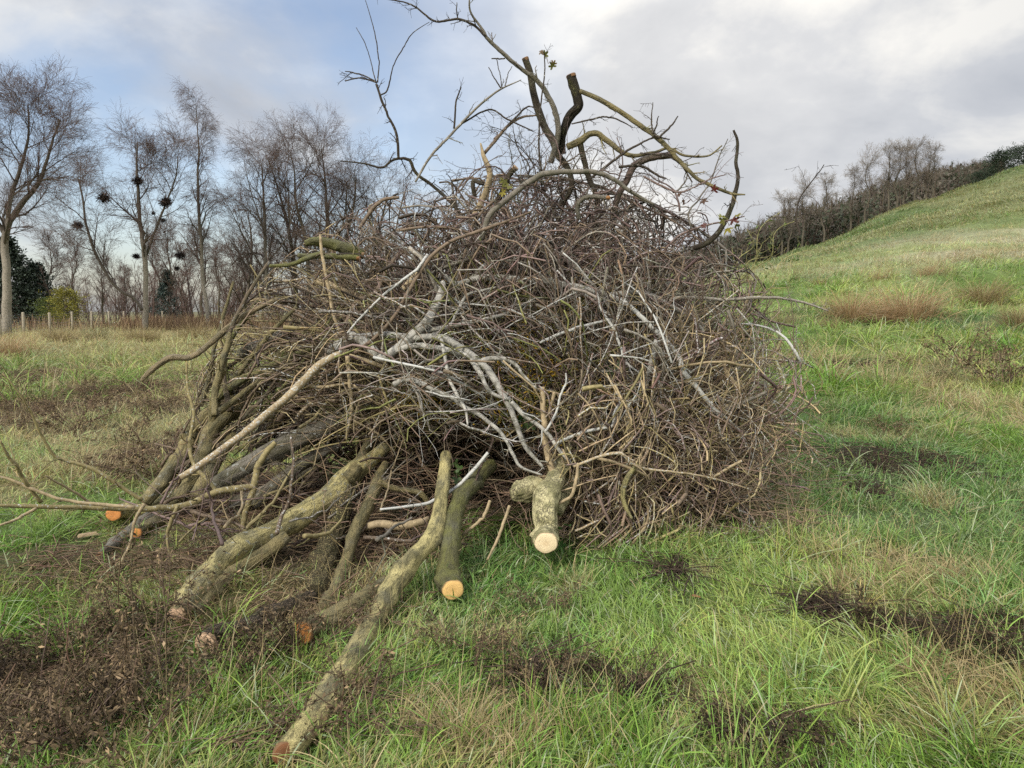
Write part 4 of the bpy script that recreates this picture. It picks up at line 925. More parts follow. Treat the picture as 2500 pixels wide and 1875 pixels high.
for reg, nb in NB.items():
    px, py = sample_px(nb, reg)
    L = rng.uniform(0.8, 1.9, nb) if reg != 'low' else rng.uniform(0.5, 1.3, nb)
    P = surf_march(px, py, rng.uniform(-0.05, 0.16, nb), phis(reg, nb), L, 14, 0.12 if reg != 'left' else 0.22, 0.03 if reg in ('flank', 'low') else 0.0)
    r0 = np.minimum(rng.gamma(3, 0.0018, nb) + 0.004, 0.011 if reg != 'left' else 0.018) * (1.5 if reg == 'left' else 1.0)
    R = r0[:, None] * np.linspace(1, 0.3, 14)[None]
    cols = pal(reg, nb)
    for i in range(nb):
        if in_hollow(P[i]).any(): continue
        mbb = MB(); li = {'mid': 0.8, 'flank': 0.8, 'top': 0.4, 'left': 0.35, 'low': 0.2}[reg]
        tubes(mbb, P[i], R[i], 7, np.append(cols[i], rng.uniform(0.2, 1.3) * li), rough=0.12, seed=i, cap=True)
        ob = mbb.build('branch', M_TWIG, None, P[i][0]); tag(ob, REG[reg][0], 'branch', REG[reg][1])
        k = {'top': 20, 'left': 12, 'mid': 18, 'flank': 16, 'low': 9}[reg]
        p1, r1 = grow(P[i][None], R[i][None], k, (0.15, 0.6), (0.35, 1.0), 0.55, 7, 0.16 if reg != 'left' else 0.26, -0.015, 0.05, 1.0, 0.4, 0.0018, 0.45, 0.006)
        p2, r2 = grow(p1, r1, 4, (0.02, 0.16), (0.4, 1.2), 0.75, 4, 0.28, 0, 0.1, 1.0, 0.5, 0.0014, 0.3, 0.004)
        mt = MB()
        tubes(mt, p1, r1, 4, twigcol(len(p1), cols[i] * 0.9, 0.25, li * 0.7)); tubes(mt, p2, r2, 3, twigcol(len(p2), cols[i] * 0.85, 0.3, li * 0.7))
        mt.build('twig_sprays', M_TWIG, ob, P[i][0])
# stray branches that poke out of the outline
def stray():
    px, py = sample_px(34); P0 = at(px, py, ysurf(px, py)); nn = norm((P0 - EC) / ER ** 2)
    for i in range(34):
        edge = 1 - abs((P0[i] - np.array([0, 0, CAMZ])) @ nn[i]) / np.linalg.norm(P0[i] - np.array([0, 0, CAMZ]))
        d = norm(nn[i] * 0.35 + rng.normal(size=3) * np.array([1, .5, .8]) * 0.7 + np.array([np.sign(P0[i, 0]) * 0.3, 0, 0.05])); L = rng.uniform(0.5, 1.1); m_ = 14; P = np.zeros((m_, 3)); p = P0[i] - d * L * 0.5
        for k in range(m_):
            P[k] = p; d = norm(d + rng.normal(size=3) * (0.22 if rng.random() < 0.3 else 0.05) + np.array([0, 0, -0.02])); p = p + d * L / (m_ - 1); p[2] = max(p[2], 0.05)
        R = np.linspace(1, 0.3, m_) * rng.uniform(0.005, 0.011); c = pal(region(px[i], py[i]), 1)[0] * rng.uniform(0.8, 1.1)
        mbb = MB(); tubes(mbb, P, R, 6, np.append(c, 0.3), rough=0.12, seed=i, cap=True); ob = mbb.build('branch', M_TWIG, None, P[0])
        tag(ob, 'stray spurred branch poking out of the outline of the brush pile', 'branch', 'stray branches poking out of the pile')
        mt = MB()
        for (p_, r_, s_) in twigs_on(P, R, 14, 'dark', True): tubes(mt, p_, r_, s_, twigcol(len(p_), c * 0.85, 0.25, 0.2))
        mt.build('twig_sprays', M_TWIG, ob, P[0])
stray()
# thin crooked branches that stick up from the crown against the sky
def skyline():
    n = 64; fine = MB()
    for i in range(n):
        x0 = rng.normal(1370, 190); y0 = rng.uniform(340, 540) + abs(x0 - 1370) * 0.35; a = rng.normal(1.57, 0.85); L = rng.uniform(60, 190)
        b = at(x0, y0, rng.uniform(5.6, 6.3)); d = norm(np.array([math.cos(a), rng.normal() * 0.3, math.sin(a)])); sz = L * 6 / FPX; m_ = 14; P = np.zeros((m_, 3)); p = b - d * sz * 0.4; w = rng.normal(size=3) * 0.1
        for k in range(m_):
            P[k] = p; d = norm(d + rng.normal(size=3) * 0.22 + w); p = p + d * sz * 1.5 / m_
        R = np.linspace(1, 0.35, m_) * rng.uniform(0.004, 0.009); c = COLK[['dark', 'red', 'brown', 'grey'][i % 4]] * rng.uniform(0.75, 1.0)
        if i >= 40:
            tubes(fine, P, R, 5, np.append(c, 0.3))
            for (p_, r_, s_) in twigs_on(P, R, 16, 'dark', True): tubes(fine, p_, r_, s_, twigcol(len(p_), c * 0.85, 0.25, 0.15))
            continue
        mbb = MB(); tubes(mbb, P, R, 6, np.append(c, 0.3), rough=0.12, seed=i, cap=True); ob = mbb.build('branch', M_TWIG, None, P[0])
        tag(ob, 'thin crooked spurred branch sticking up from the crown of the pile against the sky', 'branch', 'thin branches on the crown')
        mt = MB()
        for (p_, r_, s_) in twigs_on(P, R, 16, 'dark', True): tubes(mt, p_, r_, s_, twigcol(len(p_), c * 0.85, 0.25, 0.15))
        mt.build('twig_sprays', M_TWIG, ob, P[0])
    tag(fine.build('brushwood', M_TWIG), 'fine see-through tangle of twigs around the crown', 'brushwood', None, 'stuff')
skyline()
# poles and branches that lean in a fan on the left flank
def leaning():
    n = 46
    for i in range(n):
        u = rng.random(); x0 = 395 + 420 * u + rng.normal() * 25; y0 = 1165 - 130 * u + rng.normal() * 30
        if i % 2: x0 += 60; y0 -= rng.uniform(60, 200)
        a = math.radians(rng.normal(47, 13)); L = rng.uniform(200, 430); k = np.linspace(0, 1, 6)
        x = x0 + L * k * math.cos(a) + rng.normal() * 25 * np.sin(k * 3.1); y = y0 - L * k * math.sin(a) - rng.normal() * 18 * np.sin(k * 3.1)
        Y0 = rng.uniform(5.45, 6.3); Yd = np.linspace(Y0, Y0 + rng.uniform(0.0, 0.5), 6)
        dr = ray(x, y); sl = -dr[:, 2] / dr[:, 1]; Yd = np.minimum(Yd, np.where(sl > 0.02, 1.55 / np.maximum(sl, 0.02), 1e3))
        P = catmull(at(x, y, Yd), 20); r0 = rng.uniform(0.010, 0.034); R = r0 * np.linspace(1, 0.55, 20)
        P = P + np.cumsum(rng.normal(size=P.shape), 0) * 0.004 * np.sin(np.linspace(0, math.pi, 20))[:, None]
        c = COLK[['olive', 'brown', 'grey', 'olive', 'brown', 'moss'][i % 6]] * rng.uniform(0.65, 1.1)
        m = MB(); tubes(m, P, R, 12, np.append(c, rng.uniform(0.2, 0.8)), cap=True, rough=0.12, seed=i); o = m.build('pole', M_SMOOTH if r0 > 0.016 else M_TWIG, None, P[0])
        tag(o, 'brown-grey pole leaning in the fan of poles on the left flank of the pile', 'pole', 'leaning poles of the left flank')
        mt = MB()
        for (p_, r_, s_) in twigs_on(P, R * 0.5, 7, 'brown', True): tubes(mt, p_, r_, s_, twigcol(len(p_), c * 0.8, 0.25, 0.15))
        mt.build('twig_sprays', M_TWIG, o, P[0])
leaning()
def thin_limbs():
    n = 84
    for i in range(n):
        x0 = rng.uniform(390, 1080); y0 = rng.uniform(1090, 1330) - 0.06 * (1060 - x0) * 0; a = math.radians(rng.normal(44, 20) if i % 4 else rng.uniform(-30, 200)); L = rng.uniform(90, 260); k = np.linspace(0, 1, 6)
        x = x0 + L * k * math.cos(a); y = y0 - L * k * math.sin(a)
        dr = ray(x, y); sl = -dr[:, 2] / dr[:, 1]; yg = np.where(sl > 0.02, (1.56 - 0.32 * rng.random() ** 1.5) / np.maximum(sl, 0.02), 1e3)
        Yd = np.minimum(yg, np.minimum(yg[0] + 0.35 * k, 5.7) + 0.0); Yd = np.minimum(yg, np.maximum(Yd, 4.4))
        P = catmull(at(x, y, Yd), 16); P = P + np.cumsum(rng.normal(size=P.shape), 0) * 0.006 * np.sin(np.linspace(0, math.pi, 16))[:, None]; P[:, 2] = np.maximum(P[:, 2], 0.02)
        R = rng.uniform(0.004, 0.014) * np.linspace(1, 0.5, 16); c = COLK[['brown', 'olive', 'red', 'grey', 'brown', 'tan'][i % 6]] * rng.uniform(0.6, 1.05)
        m = MB(); tubes(m, P, R, 7, np.append(c, rng.uniform(0.1, 0.6)), cap=True, rough=0.12, seed=i); o = m.build('limb', M_TWIG, None, P[0])
        tag(o, 'thin brown limb lying among the big logs under the left front of the pile', 'limb', 'thin limbs among the front logs')
        mt = MB()
        for (p_, r_, s_) in twigs_on(P, R, 10, 'brown', True): tubes(mt, p_, r_, s_, twigcol(len(p_), c * 0.85, 0.25, 0.1))
        mt.build('twig_sprays', M_TWIG, o, P[0])
thin_limbs()
# tan sticks lying parallel in the lower right
def bundle():
    n = 22
    for i in range(n):
        t = rng.random(); x0 = 820 + 700 * t + rng.normal() * 50; y0 = 900 - 640 * t + rng.normal() * 70
        ln = rng.uniform(160, 420); a = math.radians(rng.normal(52, 7))
        x = np.array([x0 + ln * k * math.cos(a) + 12 * math.sin(k * 4 + i) for k in np.linspace(-0.5, 0.5, 5)]); y = np.array([y0 - ln * k * math.sin(a) for k in np.linspace(-0.5, 0.5, 5)])
        px, py = 1100 + x * .37523, 800 + y * .37523
        Yd = ysurf(px, py) - 0.03 + rng.uniform(-0.04, 0.08); P = catmull(at(px, py, Yd), 10); R = np.linspace(1, 0.75, 10) * rng.uniform(0.006, 0.011)
        m = MB(); tubes(m, P, R, 7, np.append(COLK['tan'] * rng.uniform(0.9, 1.35), 0.1), cap=True, rough=0.08, seed=i)
        o = m.build('stick', M_TWIG, None, P[0]); tag(o, 'straight bare tan stick lying parallel with others on the lower right of the pile', 'stick', 'parallel tan sticks')
        cutface(o, P, R, CREAM * 0.8, origin=P[0])
bundle()

# brushwood: uncountable fine twigs that fill the pile
def brushwood():
    mb = MB()
    # front shell
    for reg, n in (('top', 1750), ('left', 1100), ('mid', 1150), ('flank', 900), ('low', 2150)):
        px, py = sample_px(n, reg)
        L = rng.uniform(0.25, 0.95, n)
        P = surf_march(px, py, rng.random(n) * 0.34 - 0.03, phis(reg, n) + rng.normal(size=n) * 0.25, L, 9, 0.2 if reg != 'left' else 0.3, 0.02)
        P = P[~in_hollow(P).any(1)]; n = len(P)
        r = rng.gamma(2.0, 0.0016, n) + 0.0014
        tubes(mb, P, r[:, None] * np.linspace(1, 0.45, 9)[None], 4, twigcol(n, np.ones(3), 0.0, 0.35) * np.hstack([pal(reg, n) * rng.uniform(0.6, 1.7, (n, 1)), np.ones((n, 1))]))
        k = 2
        p2, r2 = grow(P, np.repeat(r[:, None], 9, 1), k, (0.03, 0.2), (0.4, 1.2), 0.7, 4, 0.3, 0, 0.05, 1.0, 0.5, 0.0013, 0.2, 0.004)
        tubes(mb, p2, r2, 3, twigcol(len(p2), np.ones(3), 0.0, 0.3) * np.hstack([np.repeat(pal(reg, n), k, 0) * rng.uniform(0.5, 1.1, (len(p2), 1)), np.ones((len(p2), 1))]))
    # inside and back of the pile
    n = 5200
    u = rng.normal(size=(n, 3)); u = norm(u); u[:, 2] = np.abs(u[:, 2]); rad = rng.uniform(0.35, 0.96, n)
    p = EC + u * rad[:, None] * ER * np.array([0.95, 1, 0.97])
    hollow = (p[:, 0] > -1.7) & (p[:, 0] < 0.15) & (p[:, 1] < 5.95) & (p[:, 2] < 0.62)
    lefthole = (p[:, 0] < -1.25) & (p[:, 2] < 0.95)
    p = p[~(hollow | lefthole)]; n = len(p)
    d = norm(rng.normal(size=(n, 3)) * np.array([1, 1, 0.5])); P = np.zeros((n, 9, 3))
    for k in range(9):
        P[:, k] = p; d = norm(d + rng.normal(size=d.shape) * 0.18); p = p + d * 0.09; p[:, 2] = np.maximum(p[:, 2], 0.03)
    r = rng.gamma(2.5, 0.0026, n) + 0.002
    tubes(mb, P, r[:, None] * np.linspace(1, 0.5, 9)[None], 4, twigcol(n, COLK['brown'] * 0.6, 0.35, 0.2))  # brown darkened: shade inside the pile put into the twig colour
    # hanging root-like twigs in the hollow and under the front
    n = 1300
    x = rng.uniform(-1.4, 2.0, n); y = np.where(x < 0.15, rng.uniform(5.75, 6.3, n), rng.uniform(4.95, 5.6, n)) ; z = np.where(x < 0.15, rng.uniform(0.05, 0.75, n), rng.uniform(0.03, 0.7, n))
    p = np.stack([x, y, z], -1); d = norm(rng.normal(size=(n, 3)) * np.array([1, 0.5, 0.7]) + np.array([0.2, -0.25, -0.15])); P = np.zeros((n, 8, 3))
    for k in range(8):
        P[:, k] = p; d = norm(d + rng.normal(size=d.shape) * 0.22); p = p + d * 0.07; p[:, 2] = np.maximum(p[:, 2], 0.02)
    r = rng.uniform(0.0018, 0.0045, n)
    tubes(mb, P, r[:, None] * np.linspace(1, 0.5, 8)[None], 4, twigcol(n, COLK['brown'], 0.35, 0.15))
    # paler root-like twigs caught in the mouth of the hollow
    n = 230; p = np.stack([rng.uniform(-1.3, 0.5, n), rng.uniform(4.75, 5.7, n), rng.uniform(0.03, 0.45, n)], -1); d = norm(rng.normal(size=(n, 3)) * np.array([1, .4, .5])); P = np.zeros((n, 9, 3))
    for k in range(9):
        P[:, k] = p; d = norm(d + rng.normal(size=d.shape) * 0.2 + np.array([0, 0, -0.04])); p = p + d * 0.075; p[:, 2] = np.maximum(p[:, 2], 0.02)
    tubes(mb, P, rng.uniform(0.002, 0.0045, n)[:, None] * np.linspace(1, 0.5, 9)[None], 4, twigcol(n, lin((128, 108, 88)), 0.3, 0.1))
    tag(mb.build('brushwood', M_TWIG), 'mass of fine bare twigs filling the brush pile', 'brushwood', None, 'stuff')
brushwood()
# yellow lichen and moss tufts on the twigs of the middle and right
def mossy():
    mb = MB(); n = 9000
    cx = np.array([1330, 1460, 1300, 1640, 1790, 1560, 1250, 1500, 1010, 1180]); cy_ = np.array([740, 790, 880, 850, 840, 980, 980, 700, 980, 690]); sr = np.array([90, 80, 70, 70, 40, 50, 60, 60, 40, 50])
    k = rng.integers(0, len(cx), n)
    px = cx[k] + rng.normal(size=n) * sr[k]; py = cy_[k] + rng.normal(size=n) * sr[k] * 0.6
    p = at(px, py, ysurf(px, py) + rng.uniform(-0.12, 0.18, n))
    d = norm(rng.normal(size=(n, 3))); P = np.stack([p, p + d * 0.012, p + d * 0.018 + rng.normal(size=(n, 3)) * 0.012], 1)
    c = np.where((rng.random(n) < 0.4)[:, None], lin((168, 138, 44)), lin((104, 106, 56))) * rng.uniform(0.6, 1.15, (n, 1))
    tubes(mb, P, np.tile(np.array([0.003, 0.0045, 0.002]), (n, 1)) * rng.uniform(0.6, 1.3, (n, 1)), 4, c)
    tag(mb.build('moss_lichen', M_DEAD), 'yellow and grey-green lichen tufts crusting the twigs', 'lichen', None, 'stuff')
mossy()

# ------------------------------------------------------------------ leaves on the pile, ivy, curly willow
def leaf_shape(lobes=5, L=0.07):
    """outline of a lobed leaf in its own plane, centre vertex first"""
    pts = []
    n = lobes * 4
    for i in range(n + 1):
        a = -2.6 + 5.2 * i / n
        k = abs(math.sin((i / 4.0) * math.pi))
        r = L * (0.45 + 0.55 * k) * (1 - 0.25 * abs(a) / 2.6)
        pts.append((r * math.sin(a), r * math.cos(a) + 0.0))
    return np.array([(0, -0.1 * L)] + pts)
def leaves(mb, pos, size, c, lobes=5, curlz=0.35):
    for i in range(len(pos)):
        o = leaf_shape(lobes, 1.0) * size[i]
        z = curlz * (o ** 2).sum(1) / size[i] * rng.uniform(0.3, 1.3) + rng.normal(size=len(o)) * size[i] * 0.05
        q = np.column_stack([o, z])
        a = norm(rng.normal(size=3)); b = norm(np.cross(a, rng.normal(size=3))); d = np.cross(a, b)
        V = pos[i] + q @ np.stack([a, b, d])
        m = len(o); F = np.array([(0, j, j + 1) for j in range(1, m - 1)])
        mb.add(V, F, c[i])
def leaf_thing(name, label, cat, crop, pts, Yd, size, cols, group=None, lobes=5):
    a = parse(' '.join(pts), crop); P = at(a[:, 0], a[:, 1], np.full(len(a), Yd))
    root = empty(name, P[0])
    tag(root, label, cat, group)
    for p in P:
        m = MB(); leaves(m, [p], [size * rng.uniform(0.8, 1.2)], [cols[rng.integers(0, len(cols))] * rng.uniform(0.8, 1.2)], lobes); m.build('leaf', M_LEAF, root, P[0])
    s = MB(); c0 = P.mean(0)
    for p in P: tubes(s, np.stack([p, (p + c0) / 2 + np.array([0, 0, 0.01]), c0 - np.array([0, -0.01, 0.03])]), np.array([0.0012, 0.0012, 0.0015]), 4, COLK['red'])
    s.build('stem', M_TWIG, root, P[0])
YEL, OLV, RED = lin((150, 140, 52)), lin((112, 112, 56)), lin((104, 52, 44))
leaf_thing('leaf_cluster', 'cluster of yellow and wine-red lobed leaves at the right shoulder of the pile', 'leaves', 'F', ['1245,770,1', '1270,820,1', '1310,770,1', '1330,740,1', '1320,800,1', '1230,745,1'], 5.45, 0.045, [YEL * 0.7, OLV, RED * 0.7, OLV])
leaf_thing('leaf_cluster', 'small dark red shrivelled leaves hanging right of the crown', 'leaves', 'F', ['960,600,1', '985,640,1', '1010,650,1', '1180,570,1', '1110,640,1'], 5.5, 0.038, [RED, RED * 0.7, lin((84, 62, 44))])
leaf_thing('leaf_cluster', 'dark red leaf pair below the skyline left of the yellow leaves', 'leaves', 'F', ['1120,800,1', '1112,840,1'], 5.5, 0.035, [RED * 0.7])
leaf_thing('leaf_cluster', 'withered brown leaf and yellow-green leaf high against the sky', 'leaves', 'E', ['1130,65,1', '1145,90,1', '1203,150,1', '1198,165,1'], 5.66, 0.036, [lin((110, 90, 60)), OLV * 0.7])
leaf_thing('leaf_cluster', 'pale green leaves caught on the short dark stub', 'leaves', 'E', ['880,910,1', '885,960,1', '905,950,1', '870,985,1'], 5.6, 0.045, [OLV, YEL])
leaf_thing('ivy_sprig', 'dark green ivy leaves behind the cream-barked trunk', 'ivy', 'C', ['1290,1150,1', '1330,1170,1', '1270,1200,1', '1350,1130,1', '1500,1160,1', '1530,1150,1', '1510,1190,1', '1250,1130,1'], 4.95, 0.045, [lin((58, 84, 44)), lin((78, 96, 56))], lobes=3)
leaf_thing('ivy_sprig', 'small green leaves growing beside the pale sawn face', 'ivy', 'D', ['740,1370,1', '700,1300,1', '760,1290,1', '720,1420,1'], 4.5, 0.04, [lin((58, 88, 44))], lobes=3)
leaf_thing('ivy_sprig', 'green leaves hanging in the hollow right of the olive trunk', 'ivy', 'H', ['1040,210,1', '1035,240,1', '1050,190,1', '1030,160,1'], 4.8, 0.04, [lin((66, 88, 44))], lobes=3)
leaf_thing('ivy_sprig', 'broad green leaves deep in the gap on the right of the pile', 'ivy', 'D', ['1045,275,1', '1090,240,1', '1160,370,1', '1150,320,1', '1080,290,1'], 5.2, 0.05, [lin((70, 92, 50))], lobes=3)
def willow(label, base, tips, seedn, cols=lin((150, 146, 96))):
    b = at(*base); root = empty('curly_willow', b); tag(root, label, 'willow branch', 'curly green willow shoots')
    for i, t in enumerate(tips):
        e = at(*t); n = 22; s = np.linspace(0, 1, n)[:, None]
        P = b + (e - b) * s + np.array([0.07, 0.05, 0.03]) * np.sin(s * (7 + i) + np.array([0, 1.6, 2.5]) + i * 2) * s ** 0.5
        R = np.linspace(0.006, 0.0018, n); m = MB(); tubes(m, P, R, 6, np.append(cols * rng.uniform(0.85, 1.1), 0))
        p1, r1 = grow(P[None], R[None], 9, (0.12, 0.36), (0.4, 1.0), 0.6, 9, 0.38, 0.06, 0.2, 1, 0.4, 0.0015)
        tubes(m, p1, r1, 4, twigcol(9, cols * 0.95, 0.2, 0)); m.build('shoot', M_TWIG, root, b)
        lf = MB(); k = 7; pos = p1[rng.integers(0, 9, k), rng.integers(4, 9, k)]
        for q in pos:
            d = norm(rng.normal(size=3) + np.array([0, 0, -0.8])); w = norm(np.cross(d, rng.normal(size=3))) * 0.008; l_ = 0.045
            lf.add(np.array([q, q + d * l_ * .4 + w, q + d * l_, q + d * l_ * .4 - w]), np.array([[0, 1, 2, 3]]), lin((92, 112, 56)) * rng.uniform(0.8, 1.2))
        lf.build('leaves', M_LEAF, root, b)
willow('curly pale green willow shoots standing at the right end of the pile, taller spray', (1800, 700, 6.6), [(1900, 515, 6.6), (1830, 560, 6.6), (1940, 540, 6.5), (1875, 600, 6.4)], 1)
willow('curly pale green willow shoots leaning right over the field, lower spray', (1830, 740, 6.3), [(1960, 610, 6.3), (1930, 680, 6.2), (1860, 640, 6.2), (1890, 720, 6.1)], 2)

# ------------------------------------------------------------------ dead weeds, chips, litter
def weed_meshes(kind):
    ms = MB(); ml = MB(); dk = 0.42 if kind == 'flat' else 1.0
    h = {'tall': 0.75, 'bushy': 0.32, 'flat': 0.18}[kind]; ns = {'tall': 3, 'bushy': 9, 'flat': 12}[kind]
    P = np.zeros((ns, 8, 3)); d = norm(np.column_stack([rng.normal(size=(ns, 2)) * {'tall': 0.12, 'bushy': 0.6, 'flat': 1.6}[kind], np.ones(ns)]))
    p = rng.normal(size=(ns, 3)) * np.array([0.02, 0.02, 0]) * (1 if kind == 'tall' else 3)
    for k in range(8):
        P[:, k] = p; d = norm(d + rng.normal(size=d.shape) * 0.12 + np.array([0, 0, -0.05 if kind != 'tall' else 0])); p = p + d * h / 7
    R = np.tile(np.linspace(0.004, 0.0018, 8), (ns, 1)); tubes(ms, P, R, 5, twigcol(ns, lin((98, 82, 66)) * dk, 0.2, 0))
    p1, r1 = grow(P, R, 7, (0.05, 0.16), (0.4, 1.2), 0.6, 5, 0.3, -0.06, 0.25, 1.0, 0.5, 0.0013, 0.2)
    tubes(ms, p1, r1, 3, twigcol(len(p1), lin((84, 70, 58)) * dk, 0.2, 0))
    nl = 16; i = np.repeat(np.arange(len(p1)), nl); j = rng.integers(1, 5, len(i))
    pos = p1[i, j] + rng.normal(size=(len(i), 3)) * 0.014; pos[:, 2] = np.maximum(pos[:, 2], 0.012)
    n = len(pos); a = norm(rng.normal(size=(n, 3)) + np.array([0, 0, -0.6])); b = norm(np.cross(a, rng.normal(size=(n, 3)))); c = np.cross(a, b)
    l_ = rng.uniform(0.010, 0.034, n)[:, None]; w = l_ * rng.uniform(0.05, 0.22, (n, 1))
    V = np.stack([pos, pos + a * l_ * .5 + b * w + c * w * .6, pos + a * l_ + c * w * rng.normal(size=(n, 1)), pos + a * l_ * .5 - b * w + c * w * .6], 1)
    cl = dk * lin((94, 80, 60)) * rng.uniform(0.3, 2.0, (n, 1)) * np.where(rng.random((n, 1)) < 0.1, 2.0, 1.0); C = np.repeat(cl[:, None], 4, 1)
    ml.add(V.reshape(-1, 3), (np.arange(n) * 4)[:, None] + np.arange(4)[None], C.reshape(-1, 3))
    return ms, ml
PROTO = {}
def weed(px, py, kind, scale, label, group=None, lean=(0, 0), variant=0):
    p = ground_at(px, py)
    key = (kind, variant)
    if key not in PROTO:
        r = empty('dead_weed', p); ms, ml = weed_meshes(kind)
        a = ms.build('stalks', M_TWIG, r); b = ml.build('withered_leaves', M_DEAD, r); PROTO[key] = (r, a, b)
    else:
        r0, a0, b0 = PROTO[key]
        r = r0.copy(); col.objects.link(r)
        for q in (a0, b0):
            c = q.copy(); col.objects.link(c); c.parent = r
    r.location = (p[0], p[1], p[2] + 0.005); r.scale = (scale,) * 3; r.rotation_euler = (lean[0], lean[1], rng.uniform(0, 6.28))
    tag(r, label, 'dead weed', group)
    return r
weed(330, 1720, 'tall', 1.05, 'tall withered dock plant leaning right in front of the scarred trunk', None, (0, 0.35), 0)
weed(400, 1640, 'tall', 0.8, 'shorter withered dock plant right behind the tall one', None, (0.1, 0.2), 1)
weed(1155, 1640, 'tall', 0.55, 'drooping brown weed head standing below the golden sawn face', None, (0, -0.1), 2)
weed(1140, 1600, 'bushy', 0.8, 'brown bushy weed hanging under the golden sawn face', None, (0, 0), 0)
weed(900, 1770, 'bushy', 0.95, 'crumpled brown weed beside the foot of the long olive trunk', None, (0, 0), 1)
weed(1300, 1690, 'bushy', 0.72, 'large blackish withered weed clump in the green grass at bottom centre', None, (0, 0), 2)
weed(1640, 1690, 'bushy', 0.5, 'pointed brown weed clump right of the blackish one', None, (0, 0), 3)
weed(1320, 1490, 'bushy', 0.6, 'small brown weed in the grass below the pale sawn face', None, (0, 0), 0)
weed(1860, 1840, 'flat', 0.9, 'flattened dark weed at the bottom edge right of centre', None, (0, 0), 0)
weed(2010, 1840, 'flat', 0.8, 'flattened brown weed at the bottom edge beside the dark one', None, (0, 0), 1)
weed(2360, 900, 'bushy', 2.6, 'dark brown dead weed beside the track on the right', None, (0, 0), 1)
weed(2455, 945, 'bushy', 2.6, 'brown dead weed at the right edge near the track', None, (0, 0), 2)
weed(2170, 1060, 'bushy', 0.9, 'tiny dark red-brown weed in the trampled grass on the right', None, (0, 0), 3)
left = [(120, 1000), (40, 950), (230, 960), (330, 960), (430, 1010), (480, 1090), (60, 1060), (170, 1050), (310, 1080), (400, 1160), (520, 930), (240, 1010), (20, 1000), (370, 1010)]
for i, (a, b) in enumerate(left):
    weed(a, b, 'bushy', rng.uniform(1.0, 1.7), 'brown collapsed weed in the dead patch of the left field', 'weeds in the left field', (rng.normal() * .2, rng.normal() * .2), i % 4)
bl = [(60, 1590), (130, 1700), (50, 1800), (200, 1780), (260, 1690), (150, 1600), (320, 1560), (390, 1500), (250, 1560), (30, 1690), (190, 1860), (330, 1840), (400, 1690), (90, 1860), (700, 1620), (640, 1640), (780, 1600), (540, 1700)]
for i, (a, b) in enumerate(bl):
    weed(a, b, 'bushy' if i % 3 else 'flat', rng.uniform(0.65, 1.1), 'dark brown withered weed matted in the lower left corner', 'weeds in the lower left corner', (rng.normal() * .3, rng.normal() * .3), i % 4)
mud = [(2050, 1500), (2110, 1530), (2230, 1540), (2330, 1560), (2420, 1600), (2470, 1530), (1560, 1690), (1470, 1680), (1390, 1660), (1800, 1800), (1250, 1660), (2150, 1140), (2290, 1130), (2100, 1200)]
for i, (a, b) in enumerate(mud):
    weed(a, b, 'flat', rng.uniform(0.5, 0.85), 'blackish rotted weed pressed flat in a muddy patch', 'rotted weeds in the muddy patches', (0, 0), i % 3)
def litter():
    mb = MB()
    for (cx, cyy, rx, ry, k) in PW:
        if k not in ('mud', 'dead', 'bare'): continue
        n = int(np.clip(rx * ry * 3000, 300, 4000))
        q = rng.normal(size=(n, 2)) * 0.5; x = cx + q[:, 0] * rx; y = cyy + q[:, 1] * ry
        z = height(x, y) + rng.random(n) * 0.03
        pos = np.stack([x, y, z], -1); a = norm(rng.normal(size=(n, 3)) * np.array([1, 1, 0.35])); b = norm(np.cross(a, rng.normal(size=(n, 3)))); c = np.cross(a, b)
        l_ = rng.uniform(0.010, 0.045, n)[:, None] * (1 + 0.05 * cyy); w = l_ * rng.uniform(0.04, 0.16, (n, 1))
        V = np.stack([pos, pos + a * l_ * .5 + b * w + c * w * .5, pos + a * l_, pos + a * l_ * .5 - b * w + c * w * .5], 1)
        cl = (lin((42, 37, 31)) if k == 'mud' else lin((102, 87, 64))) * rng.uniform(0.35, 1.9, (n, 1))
        mb.add(V.reshape(-1, 3), (np.arange(n) * 4)[:, None] + np.arange(4)[None], np.repeat(cl, 4, 0))
        ns = n // 4
        i = rng.integers(0, n, ns); d = norm(rng.normal(size=(ns, 3)) * np.array([1, 1, 0.12])); L = rng.uniform(0.08, 0.4, ns)[:, None]
        P = np.stack([pos[i] + np.array([0, 0, .01]), pos[i] + d * L * .5 + np.array([0, 0, .025]), pos[i] + d * L + np.array([0, 0, .01])], 1)
        tubes(mb, P, np.tile(rng.uniform(0.001, 0.003, (ns, 1)), (1, 3)) * (1 + 0.05 * cyy), 4, twigcol(ns, lin((110, 92, 74)) if k != 'mud' else lin((70, 58, 48)), 0.3, 0))
    tag(mb.build('dead_leaf_litter', M_DEAD), 'dead brown leaves and stalks littering the ground', 'litter', None, 'stuff')
litter()
def chip(px, py, L, c, label):
    p = ground_at(px, py); m = MB()
    V = np.array([(-.5, -.2, 0), (.5, -.12, .02), (.45, .18, 0), (-.55, .14, .03), (-.4, -.16, .16), (.42, -.08, .14), (.4, .1, .12), (-.42, .1, .17)]) * L
    a = rng.uniform(0, 6.28); R = np.array([(math.cos(a), math.sin(a), 0), (-math.sin(a), math.cos(a), 0), (0, 0, 1)])
    m.add(V @ R + p + np.array([0, 0, 0.02]), np.array([(0, 3, 2, 1), (4, 5, 6, 7), (0, 1, 5, 4), (1, 2, 6, 5), (2, 3, 7, 6), (3, 0, 4, 7)]), c)
    tag(m.build('wood_chip', M_CUT, None, p, False), label, 'wood chip')
chip(215, 1315, 0.13, CREAM * 0.8, 'pale splinter of wood in the grass left of the pile')
chip(400, 1350, 0.1, CREAM * 0.9, 'pale wood chip by the torn rust-coloured log')
